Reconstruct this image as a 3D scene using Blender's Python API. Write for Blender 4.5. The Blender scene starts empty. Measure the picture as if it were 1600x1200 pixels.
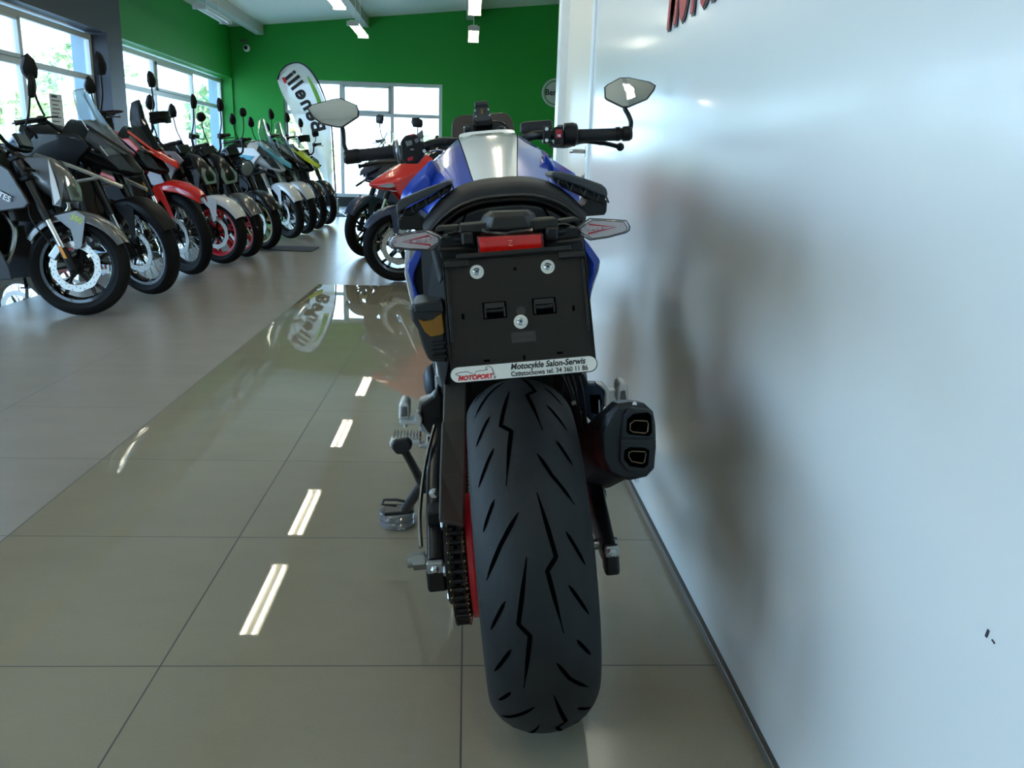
import bpy, bmesh, math, random
from mathutils import Vector, Matrix, Quaternion
from math import sin, cos, pi, radians as rad

# ------------------------------------------------------------------ camera
SC = bpy.context.scene
COL = SC.collection
CAM_H, FPX, PITCH, YAW, ROLL = 0.988, 1318.5, 0.2540, 0.0586, 0.0317
_F = Vector((sin(YAW)*cos(PITCH), cos(YAW)*cos(PITCH), -sin(PITCH)))
_R = Vector((cos(YAW), -sin(YAW), 0)); _U = _R.cross(_F)
_R, _U = _R*cos(ROLL)+_U*sin(ROLL), -_R*sin(ROLL)+_U*cos(ROLL)
cd = bpy.data.cameras.new('camera'); cam = bpy.data.objects.new('camera', cd); COL.objects.link(cam)
cd.sensor_width = 36; cd.lens = FPX/1600*36; cd.clip_start = 0.02; cd.clip_end = 300
m = Matrix((_R, _U, -_F)).transposed().to_4x4(); m.translation = (0, 0, CAM_H)
cam.matrix_world = m
SC.camera = cam
SC.view_settings.view_transform = 'Standard'; SC.view_settings.look = 'None'
SC.view_settings.exposure = 1.1; SC.view_settings.gamma = 1
try: SC.view_settings.use_curve_mapping = False
except Exception: pass
SC.cycles.use_denoising = True
SC.cycles.max_bounces = 10; SC.cycles.diffuse_bounces = 5; SC.cycles.glossy_bounces = 5
SC.cycles.transparent_max_bounces = 16; SC.cycles.transmission_bounces = 8
SC.cycles.sample_clamp_indirect = 6
SC.cycles.caustics_refractive = False; SC.cycles.caustics_reflective = False

# ------------------------------------------------------------------ sky and sun
SKY, TUBE = 4.8, 9.5
W = bpy.data.worlds.new('sky'); SC.world = W; W.use_nodes = True
nt = W.node_tree; nt.nodes.clear()
o_ = nt.nodes.new('ShaderNodeOutputWorld'); b_ = nt.nodes.new('ShaderNodeBackground')
tc = nt.nodes.new('ShaderNodeTexCoord'); sx = nt.nodes.new('ShaderNodeSeparateXYZ')
cr = nt.nodes.new('ShaderNodeValToRGB')
nt.links.new(tc.outputs['Generated'], sx.inputs[0]); nt.links.new(sx.outputs['Z'], cr.inputs[0])
cr.color_ramp.elements[0].position = 0.0; cr.color_ramp.elements[0].color = (0.52, 0.77, 1.0, 1)
cr.color_ramp.elements[1].position = 0.6; cr.color_ramp.elements[1].color = (0.28, 0.56, 1.0, 1)
nt.links.new(cr.outputs[0], b_.inputs[0]); b_.inputs[1].default_value = SKY
nt.links.new(b_.outputs[0], o_.inputs[0])
sl = bpy.data.lights.new('sun', 'SUN'); sl.energy = 9.0; sl.angle = 0.01; sl.color = (1, .95, .85)
so = bpy.data.objects.new('sun', sl); COL.objects.link(so)
so.rotation_euler = Vector((-0.75, 0.35, -0.75)).to_track_quat('-Z', 'Y').to_euler()

# ------------------------------------------------------------------ helpers
def ray(x, y): return _F + _R*((x-800)/FPX) - _U*((y-600)/FPX)
C0 = Vector((0, 0, CAM_H))
def at_y(x, y, Y): d = ray(x, y); return C0 + d*(Y/d.y)
def at_x(x, y, X): d = ray(x, y); return C0 + d*(X/d.x)
def at_z(x, y, Z=0.0): d = ray(x, y); return C0 + d*((Z-CAM_H)/d.z)

def lin(c):
    return tuple((v/12.92 if v <= .04045 else ((v+.055)/1.055)**2.4) for v in (x/255 for x in c))
MATS = {}
def mat(name, rgb=(128, 128, 128), rough=.5, metal=0, ior=None, trans=0, emit=None, estr=0, coat=0, noise=None, bump=None, spec=None, alpha=1):
    if name in MATS: return MATS[name]
    M = bpy.data.materials.new(name); M.use_nodes = True
    n = M.node_tree; p = n.nodes['Principled BSDF']
    c = lin(rgb)
    p.inputs['Base Color'].default_value = (*c, 1)
    p.inputs['Roughness'].default_value = rough; p.inputs['Metallic'].default_value = metal
    if ior: p.inputs['IOR'].default_value = ior
    if trans: p.inputs['Transmission Weight'].default_value = trans
    if coat: p.inputs['Coat Weight'].default_value = coat; p.inputs['Coat Roughness'].default_value = .03
    if spec is not None: p.inputs['Specular IOR Level'].default_value = spec
    if alpha < 1: p.inputs['Alpha'].default_value = alpha
    if emit: p.inputs['Emission Color'].default_value = (*lin(emit), 1); p.inputs['Emission Strength'].default_value = estr
    if noise or bump:
        t = n.nodes.new('ShaderNodeTexCoord'); nz = n.nodes.new('ShaderNodeTexNoise')
        n.links.new(t.outputs['Object'], nz.inputs['Vector'])
        if noise:
            sc_, amt = noise
            nz.inputs['Scale'].default_value = sc_; nz.inputs['Detail'].default_value = 5
            r = n.nodes.new('ShaderNodeMapRange'); r.inputs[3].default_value = 1-amt; r.inputs[4].default_value = 1+amt
            mx = n.nodes.new('ShaderNodeVectorMath'); mx.operation = 'SCALE'; mx.inputs[0].default_value = c
            n.links.new(nz.outputs['Fac'], r.inputs[0]); n.links.new(r.outputs[0], mx.inputs['Scale'])
            n.links.new(mx.outputs[0], p.inputs['Base Color'])
        if bump:
            sc_, st = bump
            nb = n.nodes.new('ShaderNodeTexNoise'); nb.inputs['Scale'].default_value = sc_
            n.links.new(t.outputs['Object'], nb.inputs['Vector'])
            bn = n.nodes.new('ShaderNodeBump'); bn.inputs['Strength'].default_value = st; bn.inputs['Distance'].default_value = .001
            n.links.new(nb.outputs['Fac'], bn.inputs['Height']); n.links.new(bn.outputs[0], p.inputs['Normal'])
    MATS[name] = M
    return M

def clear_mat(name, tint=(1, 1, 1), refl=.08, rough=.02, opac=0.0, col=(200, 200, 200)):
    """thin clear sheet: mostly see-through with a fresnel reflection"""
    if name in MATS: return MATS[name]
    M = bpy.data.materials.new(name); M.use_nodes = True; n = M.node_tree; n.nodes.clear()
    out = n.nodes.new('ShaderNodeOutputMaterial'); tr = n.nodes.new('ShaderNodeBsdfTransparent')
    tr.inputs[0].default_value = (*tint, 1)
    gl = n.nodes.new('ShaderNodeBsdfGlossy'); gl.inputs['Roughness'].default_value = rough
    lw = n.nodes.new('ShaderNodeLayerWeight'); lw.inputs[0].default_value = .5
    mr = n.nodes.new('ShaderNodeMapRange'); mr.inputs[3].default_value = refl*.5; mr.inputs[4].default_value = min(1, refl*6)
    n.links.new(lw.outputs['Fresnel'], mr.inputs[0])
    mx = n.nodes.new('ShaderNodeMixShader')
    n.links.new(mr.outputs[0], mx.inputs[0]); n.links.new(tr.outputs[0], mx.inputs[1]); n.links.new(gl.outputs[0], mx.inputs[2])
    last = mx
    if opac:
        df = n.nodes.new('ShaderNodeBsdfDiffuse'); df.inputs[0].default_value = (*lin(col), 1)
        m2 = n.nodes.new('ShaderNodeMixShader'); m2.inputs[0].default_value = opac
        n.links.new(mx.outputs[0], m2.inputs[1]); n.links.new(df.outputs[0], m2.inputs[2]); last = m2
    n.links.new(last.outputs[0], out.inputs[0])
    MATS[name] = M
    return M

def perp(d):
    d = Vector(d).normalized(); a = Vector((0, 0, 1)) if abs(d.z) < .9 else Vector((1, 0, 0))
    x = d.cross(a).normalized(); return x, d.cross(x).normalized()

class MB:
    def __init__(s): s.bm = bmesh.new(); s.mi = 0
    def face(s, vs, smooth=False):
        try: f = s.bm.faces.new(vs); f.material_index = s.mi; f.smooth = smooth; return f
        except ValueError: return None
    def V(s, p): return s.bm.verts.new(p)
    def poly(s, pts): s.face([s.V(p) for p in pts]); return s
    def loft(s, rings, cap=True, closed=True, loop=False):
        R = [[s.V(p) for p in r] for r in rings]; n = len(R[0])
        pairs = list(zip(R, R[1:])) + ([(R[-1], R[0])] if loop else [])
        for a, b in pairs:
            for i in range(n if closed else n-1):
                j = (i+1) % n; s.face([a[i], a[j], b[j], b[i]])
        if cap and closed and not loop: s.face(list(reversed(R[0]))); s.face(R[-1])
        return s
    def box(s, c, size, rot=None):
        c = Vector(c); h = Vector(size)/2; q = rot if rot is not None else Matrix.Identity(3)
        if isinstance(q, (tuple, list)):
            from mathutils import Euler
            q = Euler(q).to_matrix()
        P = lambda x, y, z: c + q @ Vector((x*h.x, y*h.y, z*h.z))
        s.loft([[P(-1, -1, z), P(1, -1, z), P(1, 1, z), P(-1, 1, z)] for z in (-1, 1)]); return s
    def prism(s, pts, vec):
        pts = [Vector(p) for p in pts]; vec = Vector(vec); s.loft([pts, [p+vec for p in pts]]); return s
    def tube(s, pts, r, seg=10, flat=1.0, closed=False):
        pts = [Vector(p) for p in pts]; n = len(pts)
        rs = r if isinstance(r, (list, tuple)) else [r]*n
        t0 = (pts[1]-pts[0]).normalized(); x, y = perp(t0); rings = []; prev = t0
        for i, p in enumerate(pts):
            if closed: t = (pts[(i+1) % n]-pts[i-1]).normalized()
            elif i == 0: t = t0
            elif i == n-1: t = (pts[-1]-pts[-2]).normalized()
            else: t = ((pts[i+1]-p).normalized()+(p-pts[i-1]).normalized()).normalized()
            q = prev.rotation_difference(t); x = q @ x; y = q @ y; prev = t
            rings.append([p + (x*cos(a)+y*sin(a)*flat)*rs[i] for a in [2*pi*k/seg for k in range(seg)]])
        s.loft(rings, loop=closed); return s
    def bar(s, a, b, r0, r1=None, seg=12): return s.tube([a, b], [r0, r0 if r1 is None else r1], seg)
    def lathe(s, prof, o=(0, 0, 0), axis=(1, 0, 0), seg=32, loop=False, arc=None):
        """prof: list of (radius, offset along axis)"""
        o = Vector(o); ax = Vector(axis).normalized(); x, y = perp(ax)
        if arc:
            angs = [arc[0]+(arc[1]-arc[0])*k/seg for k in range(seg+1)]
            rings = [[o+ax*a+(x*cos(t)+y*sin(t))*r for r, a in prof] for t in angs]
            s.loft(rings); return s
        rings = [[o+ax*a+(x*cos(t)+y*sin(t))*r for t in [2*pi*k/seg for k in range(seg)]] for r, a in prof]
        s.loft(rings, cap=not loop, loop=loop); return s
    def ball(s, c, r, seg=14, rings=8, sc=(1, 1, 1), rot=None):
        c = Vector(c); q = rot or Matrix.Identity(3)
        R = []
        for i in range(rings+1):
            a = -pi/2+pi*i/rings; rr = max(cos(a), 1e-3)
            R.append([c+q@Vector((r*sc[0]*rr*cos(2*pi*k/seg), r*sc[1]*rr*sin(2*pi*k/seg), r*sc[2]*sin(a))) for k in range(seg)])
        s.loft(R); return s
    def build(s, name, m, parent=None, smooth=32, bevel=0, bseg=2, subsurf=0, solid=0, weld=False):
        bm = s.bm
        if weld: bmesh.ops.remove_doubles(bm, verts=bm.verts, dist=1e-5)
        bmesh.ops.recalc_face_normals(bm, faces=bm.faces)
        if smooth:
            lim = rad(smooth)
            for f in bm.faces: f.smooth = True
            for e in bm.edges:
                if len(e.link_faces) != 2 or e.calc_face_angle(0) > lim: e.smooth = False
        me = bpy.data.meshes.new(name); bm.to_mesh(me); bm.free()
        for k in (m if isinstance(m, (list, tuple)) else [m]): me.materials.append(k)
        o = bpy.data.objects.new(name, me); COL.objects.link(o)
        if parent: o.parent = parent
        if solid:
            md = o.modifiers.new('s', 'SOLIDIFY'); md.thickness = solid; md.offset = 0
        if bevel:
            md = o.modifiers.new('b', 'BEVEL'); md.width = bevel; md.segments = bseg; md.limit_method = 'ANGLE'; md.angle_limit = rad(35)
            md.harden_normals = False
            me.shade_smooth() if False else None
        if subsurf:
            for f in me.polygons: f.use_smooth = True
            md = o.modifiers.new('u', 'SUBSURF'); md.levels = subsurf; md.render_levels = subsurf
        return o

def tag(o, label=None, cat=None, group=None, kind=None):
    if label: o['label'] = label
    if cat: o['category'] = cat
    if group: o['group'] = group
    if kind: o['kind'] = kind
    return o
def empty(name, loc=(0, 0, 0), rz=0):
    o = bpy.data.objects.new(name, None); COL.objects.link(o); o.empty_display_size = .1
    o.location = loc; o.rotation_euler = (0, 0, rz); return o
def copy_tree(o, parent=None):
    c = o.copy(); COL.objects.link(c); c.parent = parent
    for ch in list(o.children): copy_tree(ch, c)
    return c
def sring(c, hw, hh, e=2.6, n=20, x=(1, 0, 0), y=(0, 0, 1), top=None):
    """superellipse ring; top<1 narrows the upper half"""
    c = Vector(c); x = Vector(x); y = Vector(y); R = []
    for k in range(n):
        a = 2*pi*k/n; ca, sa = cos(a), sin(a)
        px = math.copysign(abs(ca)**(2/e), ca); py = math.copysign(abs(sa)**(2/e), sa)
        w = hw*(1-(1-top)*max(py, 0)) if top else hw
        R.append(c+x*(px*w)+y*(py*hh))
    return R
def smooth_path(pts, n=6, closed=False):
    pts = [Vector(p) for p in pts]; out = []; N = len(pts)
    rng = range(N if closed else N-1)
    for i in rng:
        g = (lambda k: pts[k % N]) if closed else (lambda k: pts[max(0, min(N-1, k))])
        p0, p1, p2, p3 = g(i-1), g(i), g(i+1), g(i+2)
        for k in range(n):
            t = k/n
            out.append(.5*((2*p1)+(-p0+p2)*t+(2*p0-5*p1+4*p2-p3)*t*t+(-p0+3*p1-3*p2+p3)*t**3))
    if not closed: out.append(pts[-1])
    return out
def text_mesh(name, body, size, loc, rot, m, parent=None, extrude=.0005, shear=0, sx=1, bold=0, align='CENTER', mtx=None, base='CENTER'):
    cu = bpy.data.curves.new(name, 'FONT'); cu.body = body; cu.size = size; cu.extrude = extrude; cu.shear = shear
    cu.align_x = align; cu.align_y = base; cu.offset = bold; cu.resolution_u = 4
    t = bpy.data.objects.new('t', cu); me = bpy.data.meshes.new_from_object(t); me.name = name
    bpy.data.objects.remove(t); bpy.data.curves.remove(cu)
    o = bpy.data.objects.new(name, me); COL.objects.link(o); me.materials.clear(); me.materials.append(m)
    if parent: o.parent = parent
    if mtx is not None: o.matrix_local = mtx @ Matrix.Diagonal((sx, 1, 1, 1))
    else: o.location = loc; o.rotation_euler = rot; o.scale = (sx, 1, 1)
    return o
# ------------------------------------------------------------------ the room
XL, YB, XR, YN, XRR = -4.93, 18.9, 0.537, -4.5, 4.6
def zc(x): return 3.55+(x-XL)*.104            # sloping ceiling height
def node_floor():
    M = bpy.data.materials.new('floor_tiles'); M.use_nodes = True; n = M.node_tree; p = n.nodes['Principled BSDF']
    N = n.nodes.new; L = n.links.new
    t = N('ShaderNodeTexCoord'); s = N('ShaderNodeSeparateXYZ'); L(t.outputs['Object'], s.inputs[0])
    def mth(op, a, b=None, c=None):
        q = N('ShaderNodeMath'); q.operation = op
        for i, v in enumerate((a, b, c)):
            if v is None: continue
            if isinstance(v, (int, float)): q.inputs[i].default_value = v
            else: L(v, q.inputs[i])
        return q.outputs[0]
    ax = mth('DIVIDE', mth('ADD', s.outputs[0], 59.995), .6); ay = mth('DIVIDE', mth('ADD', s.outputs[1], 58.482), .6)
    fx, fy = mth('FRACT', ax), mth('FRACT', ay)
    def edge(f): return mth('MINIMUM', f, mth('SUBTRACT', 1.0, f))
    e = mth('MINIMUM', edge(fx), edge(fy))
    grout = mth('LESS_THAN', e, .0029)
    cell = N('ShaderNodeCombineXYZ'); L(mth('FLOOR', ax), cell.inputs[0]); L(mth('FLOOR', ay), cell.inputs[1])
    wn = N('ShaderNodeTexWhiteNoise'); L(cell.outputs[0], wn.inputs['Vector'])
    nz = N('ShaderNodeTexNoise'); nz.inputs['Scale'].default_value = 3.2; nz.inputs['Detail'].default_value = 6; nz.inputs['Roughness'].default_value = .65
    off = N('ShaderNodeVectorMath'); off.operation = 'MULTIPLY_ADD'; off.inputs[1].default_value = (1, 1.8, 1)
    L(t.outputs['Object'], off.inputs[0]); L(wn.outputs['Color'], off.inputs[2]); L(off.outputs[0], nz.inputs['Vector'])
    fn = N('ShaderNodeTexNoise'); fn.inputs['Scale'].default_value = 160; fn.inputs['Detail'].default_value = 3; L(t.outputs['Object'], fn.inputs['Vector'])
    # polished band: x > -1.195 and y < 6.918, and again left of x = -2.99
    pol = mth('MULTIPLY', mth('GREATER_THAN', s.outputs[0], -1.195), mth('LESS_THAN', s.outputs[1], 6.918))
    pol = mth('MAXIMUM', pol, mth('LESS_THAN', s.outputs[0], -2.995))
    v = mth('ADD', mth('MULTIPLY', nz.outputs['Fac'], .22), mth('ADD', mth('MULTIPLY', fn.outputs['Fac'], .12), mth('MULTIPLY', wn.outputs['Value'], .03)))
    v = mth('ADD', v, .80)
    base = N('ShaderNodeMix'); base.data_type = 'RGBA'
    base.inputs[6].default_value = (*lin((152, 142, 129)), 1); base.inputs[7].default_value = (*lin((148, 138, 117)), 1)
    L(pol, base.inputs[0])
    sc_ = N('ShaderNodeVectorMath'); sc_.operation = 'SCALE'; L(base.outputs[2], sc_.inputs[0]); L(v, sc_.inputs['Scale'])
    g = N('ShaderNodeMix'); g.data_type = 'RGBA'; g.inputs[7].default_value = (*lin((70, 66, 60)), 1)
    L(grout, g.inputs[0]); L(sc_.outputs[0], g.inputs[6]); L(g.outputs[2], p.inputs['Base Color'])
    r = N('ShaderNodeMix'); r.data_type = 'FLOAT'; r.inputs[2].default_value = .27; r.inputs[3].default_value = .012; L(pol, r.inputs[0])
    r2 = mth('MAXIMUM', r.outputs[0], mth('MULTIPLY', grout, .6)); L(r2, p.inputs['Roughness'])
    p.inputs['IOR'].default_value = 1.5
    return M
tag(MB().box(((XL+XRR)/2, (YN+YB)/2, -.05), (XRR-XL+.8, YB-YN+.8, .1)).build('floor', node_floor(), smooth=0), kind='structure')
def paint(name, rgb, rough=.6, bmp=(90, .25)): return mat(name, rgb, rough, bump=bmp)
GREEN = paint('green_paint', (22, 146, 44), .55); DARK = paint('dark_paint', (52, 52, 62), .5)
WHITE = paint('white_paint', (222, 220, 212), .6); FRAME = mat('window_plastic', (205, 207, 208), .35)
REVEAL = paint('reveal_green', (60, 150, 80), .6)
GLASS = clear_mat('window_glass', (.96, .98, .98), .07, .0)

def struct(name, mb, m, **k): return tag(mb.build(name, m, smooth=0, **k), kind='structure')
T = .28
# left wall: one slab with openings, dark paint up to y = 13.08 and green beyond
WIN = [(-5.76, .01), (.52, 6.29), (6.80, 12.57), (13.08, 18.85)]
ZS, ZT = .12, 2.555
def wall_left(name, y0, y1, m):
    b = MB(); ops = [w for w in WIN if w[0] >= y0-.01 or w[1] <= y1+.01]; ops = [w for w in WIN if w[1] > y0 and w[0] < y1-.05]
    b.box((XL-T/2, (y0+y1)/2, (ZT+3.75)/2), (T, y1-y0, 3.75-ZT))
    b.box((XL-T/2, (y0+y1)/2, ZS/2), (T, y1-y0, ZS))
    ys = [y0]
    for w in ops: ys += [max(w[0], y0), w[1]]
    ys += [y1]
    for a, c in zip(ys[::2], ys[1::2]):
        if c-a > .01: b.box((XL-T/2, (a+c)/2, (ZS+ZT)/2), (T, c-a, ZT-ZS))
    return struct(name, b, m)
wall_left('wall_left', YN-.3, 13.08, DARK)
wall_left('wall_left_far', 13.08, YB, GREEN)
# outer skin of the facade, grey render
def skin():
    b = MB(); m_ = mat('facade_render', (150, 168, 176), .8); x = XL-.28-.11
    b.box((x, (YN+YB)/2, (ZT+3.9)/2), (.2, YB-YN+.8, 3.9-ZT)); b.box((x, (YN+YB)/2, ZS/2-.2), (.2, YB-YN+.8, ZS+.4))
    ys = [YN-.4]+[v for w in WIN for v in w][1:]+[YB+.4]; ys = [WIN[0][1]]+[v for w in WIN[1:] for v in w]+[YB+.4]
    for a, c in zip(ys[::2], ys[1::2]): b.box((x, (a+c)/2, (ZS+ZT)/2), (.2, c-a, ZT-ZS))
    struct('wall_left_facade', b, m_)
skin()
# windows of the left wall: three lights with a transom, the middle ones tilting
def frame_bar(b, p0, p1, w, d, nrm):
    p0, p1 = Vector(p0), Vector(p1); dirv = (p1-p0); c = (p0+p1)/2
    q = Matrix((dirv.normalized(), Vector(nrm).normalized().cross(dirv.normalized()), Vector(nrm).normalized())).transposed()
    b.box(c, (dirv.length, w, d), q)
def window(name, org, ex, n, lights, zs, zr, zt, tilt=(1,), dep=.07):
    """org: point at z=0 left end, ex: unit vector along, lights: list of offsets"""
    org, ex, nn = Vector(org), Vector(ex), Vector(n); Z = Vector((0, 0, 1))
    e = empty(name, org); tag(e, kind='structure')
    P = lambda s, z, d=0: ex*s + Z*z + nn*d
    b = MB(); a0, a1 = lights[0], lights[-1]; w = .075
    for s in lights:
        ss = min(max(s, a0+w/2), a1-w/2); frame_bar(b, P(ss, zs), P(ss, zt), w, dep, n)
    for z in (zs+w/2, zr, zt-w/2): frame_bar(b, P(a0, z), P(a1, z), w, dep-.004, n)
    b.build('window_frame', FRAME, e, smooth=0, bevel=.006)
    for i, (l, r) in enumerate(zip(lights, lights[1:])):
        if i in tilt:
            c = MB(); q = .045
            for z in (zr+w/2+q/2, zt-w-q/2): frame_bar(c, P(l+w/2, z, .03), P(r-w/2, z, .03), q, .05, n)
            for s in (l+w/2+q/2, r-w/2-q/2): frame_bar(c, P(s, zr+w/2, .03), P(s, zt-w, .03), q, .05, n)
            c.build('casement', FRAME, e, smooth=0, bevel=.005)
            h = MB().box(P((l+r)/2, zt-w-q*.4, .065), (.02, .14, .02) if abs(ex.y) > .5 else (.14, .02, .02)).build('window_handle', FRAME, e, bevel=.004)
        for z0, z1 in ((zs, zr), (zr, zt)):
            g = MB(); frame_bar(g, P((l+r)/2, z0+.03), P((l+r)/2, z1-.03), r-l-.06, .006, n)
            g.build('pane', GLASS, e, smooth=0)
    return e
for k, (a, c) in enumerate(WIN):
    st = (c-a-.15)/3
    window('window_%d' % (k+1), (XL-.25, a+.0, 0), (0, 1, 0), (1, 0, 0), [0, (c-a)/3*.97, (c-a)/3*1.97+.05, c-a], ZS, 1.96, ZT-.03)
# the dusty air grille above the near window
g = MB()
for i in range(5): g.box((XL+.012, 9.5, 2.76+i*.035), (.02, 2.2, .008))
g.box((XL+.01, 9.5, 2.83), (.012, 2.3, .2))
tag(g.build('trim_1', mat('grille_grey', (70, 72, 84), .4), smooth=0), kind='structure')
# back wall with the wide window
b = MB(); WX0, WX1, WZ = -3.9, -.565, 2.59
b.box(((XL-T+WX0)/2, YB+T/2, 2.2), (WX0-XL+T, T, 4.4)); b.box(((WX1+XRR)/2, YB+T/2, 2.4), (XRR-WX1, T, 4.8))
b.box(((WX0+WX1)/2, YB+T/2, (WZ+4.6)/2), (WX1-WX0, T, 4.6-WZ))
struct('wall_back', b, GREEN)
window('window_5', (WX0, YB+.12, 0), (1, 0, 0), (0, -1, 0), [0, 1.2, 2.27, WX1-WX0], .2, 1.93, WZ)
struct('trim_2', MB().box(((WX0+WX1)/2, YB+.08, .1), (WX1-WX0, .14, .2)), mat('plinth_black', (22, 22, 24), .4))
# right side: glossy white partition, end post, door; the hall widens behind it
def glossy_wall():
    M = bpy.data.materials.new('glossy_white_panel'); M.use_nodes = True; n = M.node_tree; p = n.nodes['Principled BSDF']
    p.inputs['Base Color'].default_value = (*lin((226, 228, 226)), 1); p.inputs['Roughness'].default_value = .25
    p.inputs['IOR'].default_value = 1.6; p.inputs['Coat Weight'].default_value = .22; p.inputs['Coat Roughness'].default_value = .09
    t = n.nodes.new('ShaderNodeTexCoord'); z = n.nodes.new('ShaderNodeTexNoise'); z.inputs['Scale'].default_value = 1.6; z.inputs['Detail'].default_value = 1
    bm_ = n.nodes.new('ShaderNodeBump'); bm_.inputs['Strength'].default_value = .25; bm_.inputs['Distance'].default_value = .01
    n.links.new(t.outputs['Object'], z.inputs[0]); n.links.new(z.outputs[0], bm_.inputs['Height']); n.links.new(bm_.outputs[0], p.inputs['Normal'])
    return M
struct('wall_right', MB().box((XR+.075, (YN+3.86)/2, 2.1), (.15, 3.86-YN, 4.2)), glossy_wall())
struct('wall_right_over_door', MB().box((XR+.075, (3.86+5.35)/2, 3.2), (.15, 5.35-3.86, 2.0)), WHITE)
CREAM = mat('door_cream', (226, 219, 205), .35)
e = empty('door_1', (XR, 4.45, 0)); tag(e, kind='structure')
b = MB(); b.box((.07, -.57, 1.1), (.16, .06, 2.2)); b.box((.07, .82, 1.1), (.17, .16, 2.2)); b.box((.07, .13, 2.17), (.16, 1.3, .07))
b.build('door_frame', mat('post_white', (232, 238, 242), .3), e, smooth=0, bevel=.004)
MB().box((.055, .1, 1.07), (.05, 1.28, 2.12)).build('door_leaf', CREAM, e, smooth=0, bevel=.003)
h = MB(); h.bar((.03, -.33, 1.06), (-.035, -.33, 1.06), .010); h.bar((-.035, -.34, 1.06), (-.035, -.2, 1.06), .009); h.lathe([(.024, 0), (.024, .012)], (.025, -.33, 1.06), (-1, 0, 0), 20)
h.build('door_handle', mat('steel', (170, 170, 165), .25, 1), e)
h = MB(); h.lathe([(.020, 0), (.020, .012)], (.03, -.33, .94), (-1, 0, 0), 20); h.box((.015, -.33, .94), (.02, .008, .02)); h.build('lock', MATS['steel'], e)
struct('wall_right_end', MB().box(((XR+XRR)/2+.1, 5.42, 2.3), (XRR-XR+.2, .15, 4.6)), mat('post_white'))
struct('wall_right_far', MB().box((XRR+.1, (5.3+YB)/2, 2.4), (.2, YB-5.3+.4, 4.9)), GREEN)
struct('wall_near', MB().box(((XL+XR)/2, YN-.1, 2.1), (XR-XL+.8, .2, 4.4)), WHITE)
# aluminium strip along the foot of the partition
b = MB(); b.box((XR-.003, (YN+3.83)/2, .010), (.008, 3.83-YN, .020)); struct('baseboard_right', b, mat('alu_strip', (158, 158, 156), .35, .8), bevel=.001)
b = MB(); b.box((XR-.002, (YN+3.83)/2, .024), (.006, 3.83-YN, .008)); struct('trim_3', b, mat('dark_gap', (70, 66, 60), .6))
# sloping ceiling and its beams
CE = paint('ceiling_white', (236, 233, 222), .7)
b = MB(); x0, x1 = XL-.4, XRR+.4
b.prism([(x0, YN-.3, zc(x0)), (x1, YN-.3, zc(x1)), (x1, YN-.3, zc(x1)+.2), (x0, YN-.3, zc(x0)+.2)], (0, YB-YN+.8, 0))
struct('ceiling', b, CE)
for x in (-4.33, -2.17, 0.0+.0, 2.2):
    z = zc(x); struct('trim_%d' % (4+int((x+4.5)/2)), MB().box((x, (YN+YB)/2, z-.06), (.16, YB-YN, .26)), mat('beam_grey', (190, 190, 182), .6))
# writing on the partition, red brush letters running out of the top of the picture
RED = mat('sign_red', (176, 38, 42), .4); SHD = mat('sign_shadow', (60, 60, 64), .5)
mt = Matrix.Translation((XR-.002, 1.98, 1.46)) @ Matrix(((0, 0, -1, 0), (-1, 0, 0, 0), (0, 1, 0, 0), (0, 0, 0, 1)))
def jagged(name, body, size, mtx, m, amp, seed, off=0, **k):
    o = text_mesh(name, body, size, 0, 0, m, mtx=mtx, **k)
    return o
sg = empty('wall_lettering', (XR, 1.98, 1.46)); tag(sg, 'red slanted brush lettering with dark edges on the white partition', 'sign')
# ------------------------------------------------------------------ daylight portals (sampling guides in the real openings)
def portal(c, sx_, sy_, q):
    l = bpy.data.lights.new('portal', 'AREA'); l.shape = 'RECTANGLE'; l.size = sx_; l.size_y = sy_; l.cycles.is_portal = True
    o = bpy.data.objects.new('portal', l); COL.objects.link(o); o.location = c; o.rotation_euler = q
for a, c in WIN: portal((XL-.5, (a+c)/2, (ZS+ZT)/2), c-a, ZT-ZS, (0, -pi/2, 0)); bpy.data.objects[-1]
for o in list(bpy.data.objects):
    if o.name.startswith('portal'): o.rotation_euler = Vector((1, 0, 0)).to_track_quat('-Z', 'Y').to_euler()
portal(((WX0+WX1)/2, YB+.4, WZ/2), WX1-WX0, WZ, Vector((0, -1, 0)).to_track_quat('-Z', 'Z').to_euler())

# ------------------------------------------------------------------ outdoors
def gmat(name, c1, c2, sc, rough=.9):
    M = bpy.data.materials.new(name); M.use_nodes = True; n = M.node_tree; p = n.nodes['Principled BSDF']; p.inputs['Roughness'].default_value = rough
    t = n.nodes.new('ShaderNodeTexCoord'); z = n.nodes.new('ShaderNodeTexNoise'); z.inputs['Scale'].default_value = sc; z.inputs['Detail'].default_value = 8
    r = n.nodes.new('ShaderNodeValToRGB'); r.color_ramp.elements[0].position = .35; r.color_ramp.elements[1].position = .65
    r.color_ramp.elements[0].color = (*lin(c1), 1); r.color_ramp.elements[1].color = (*lin(c2), 1)
    n.links.new(t.outputs['Object'], z.inputs[0]); n.links.new(z.outputs[0], r.inputs[0]); n.links.new(r.outputs[0], p.inputs['Base Color'])
    return M
tag(MB().box((-10, 15, -.2), (120, 120, .1)).build('ground', gmat('ground_outside', (190, 188, 178), (215, 212, 200), 2), smooth=0), kind='structure')
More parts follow.
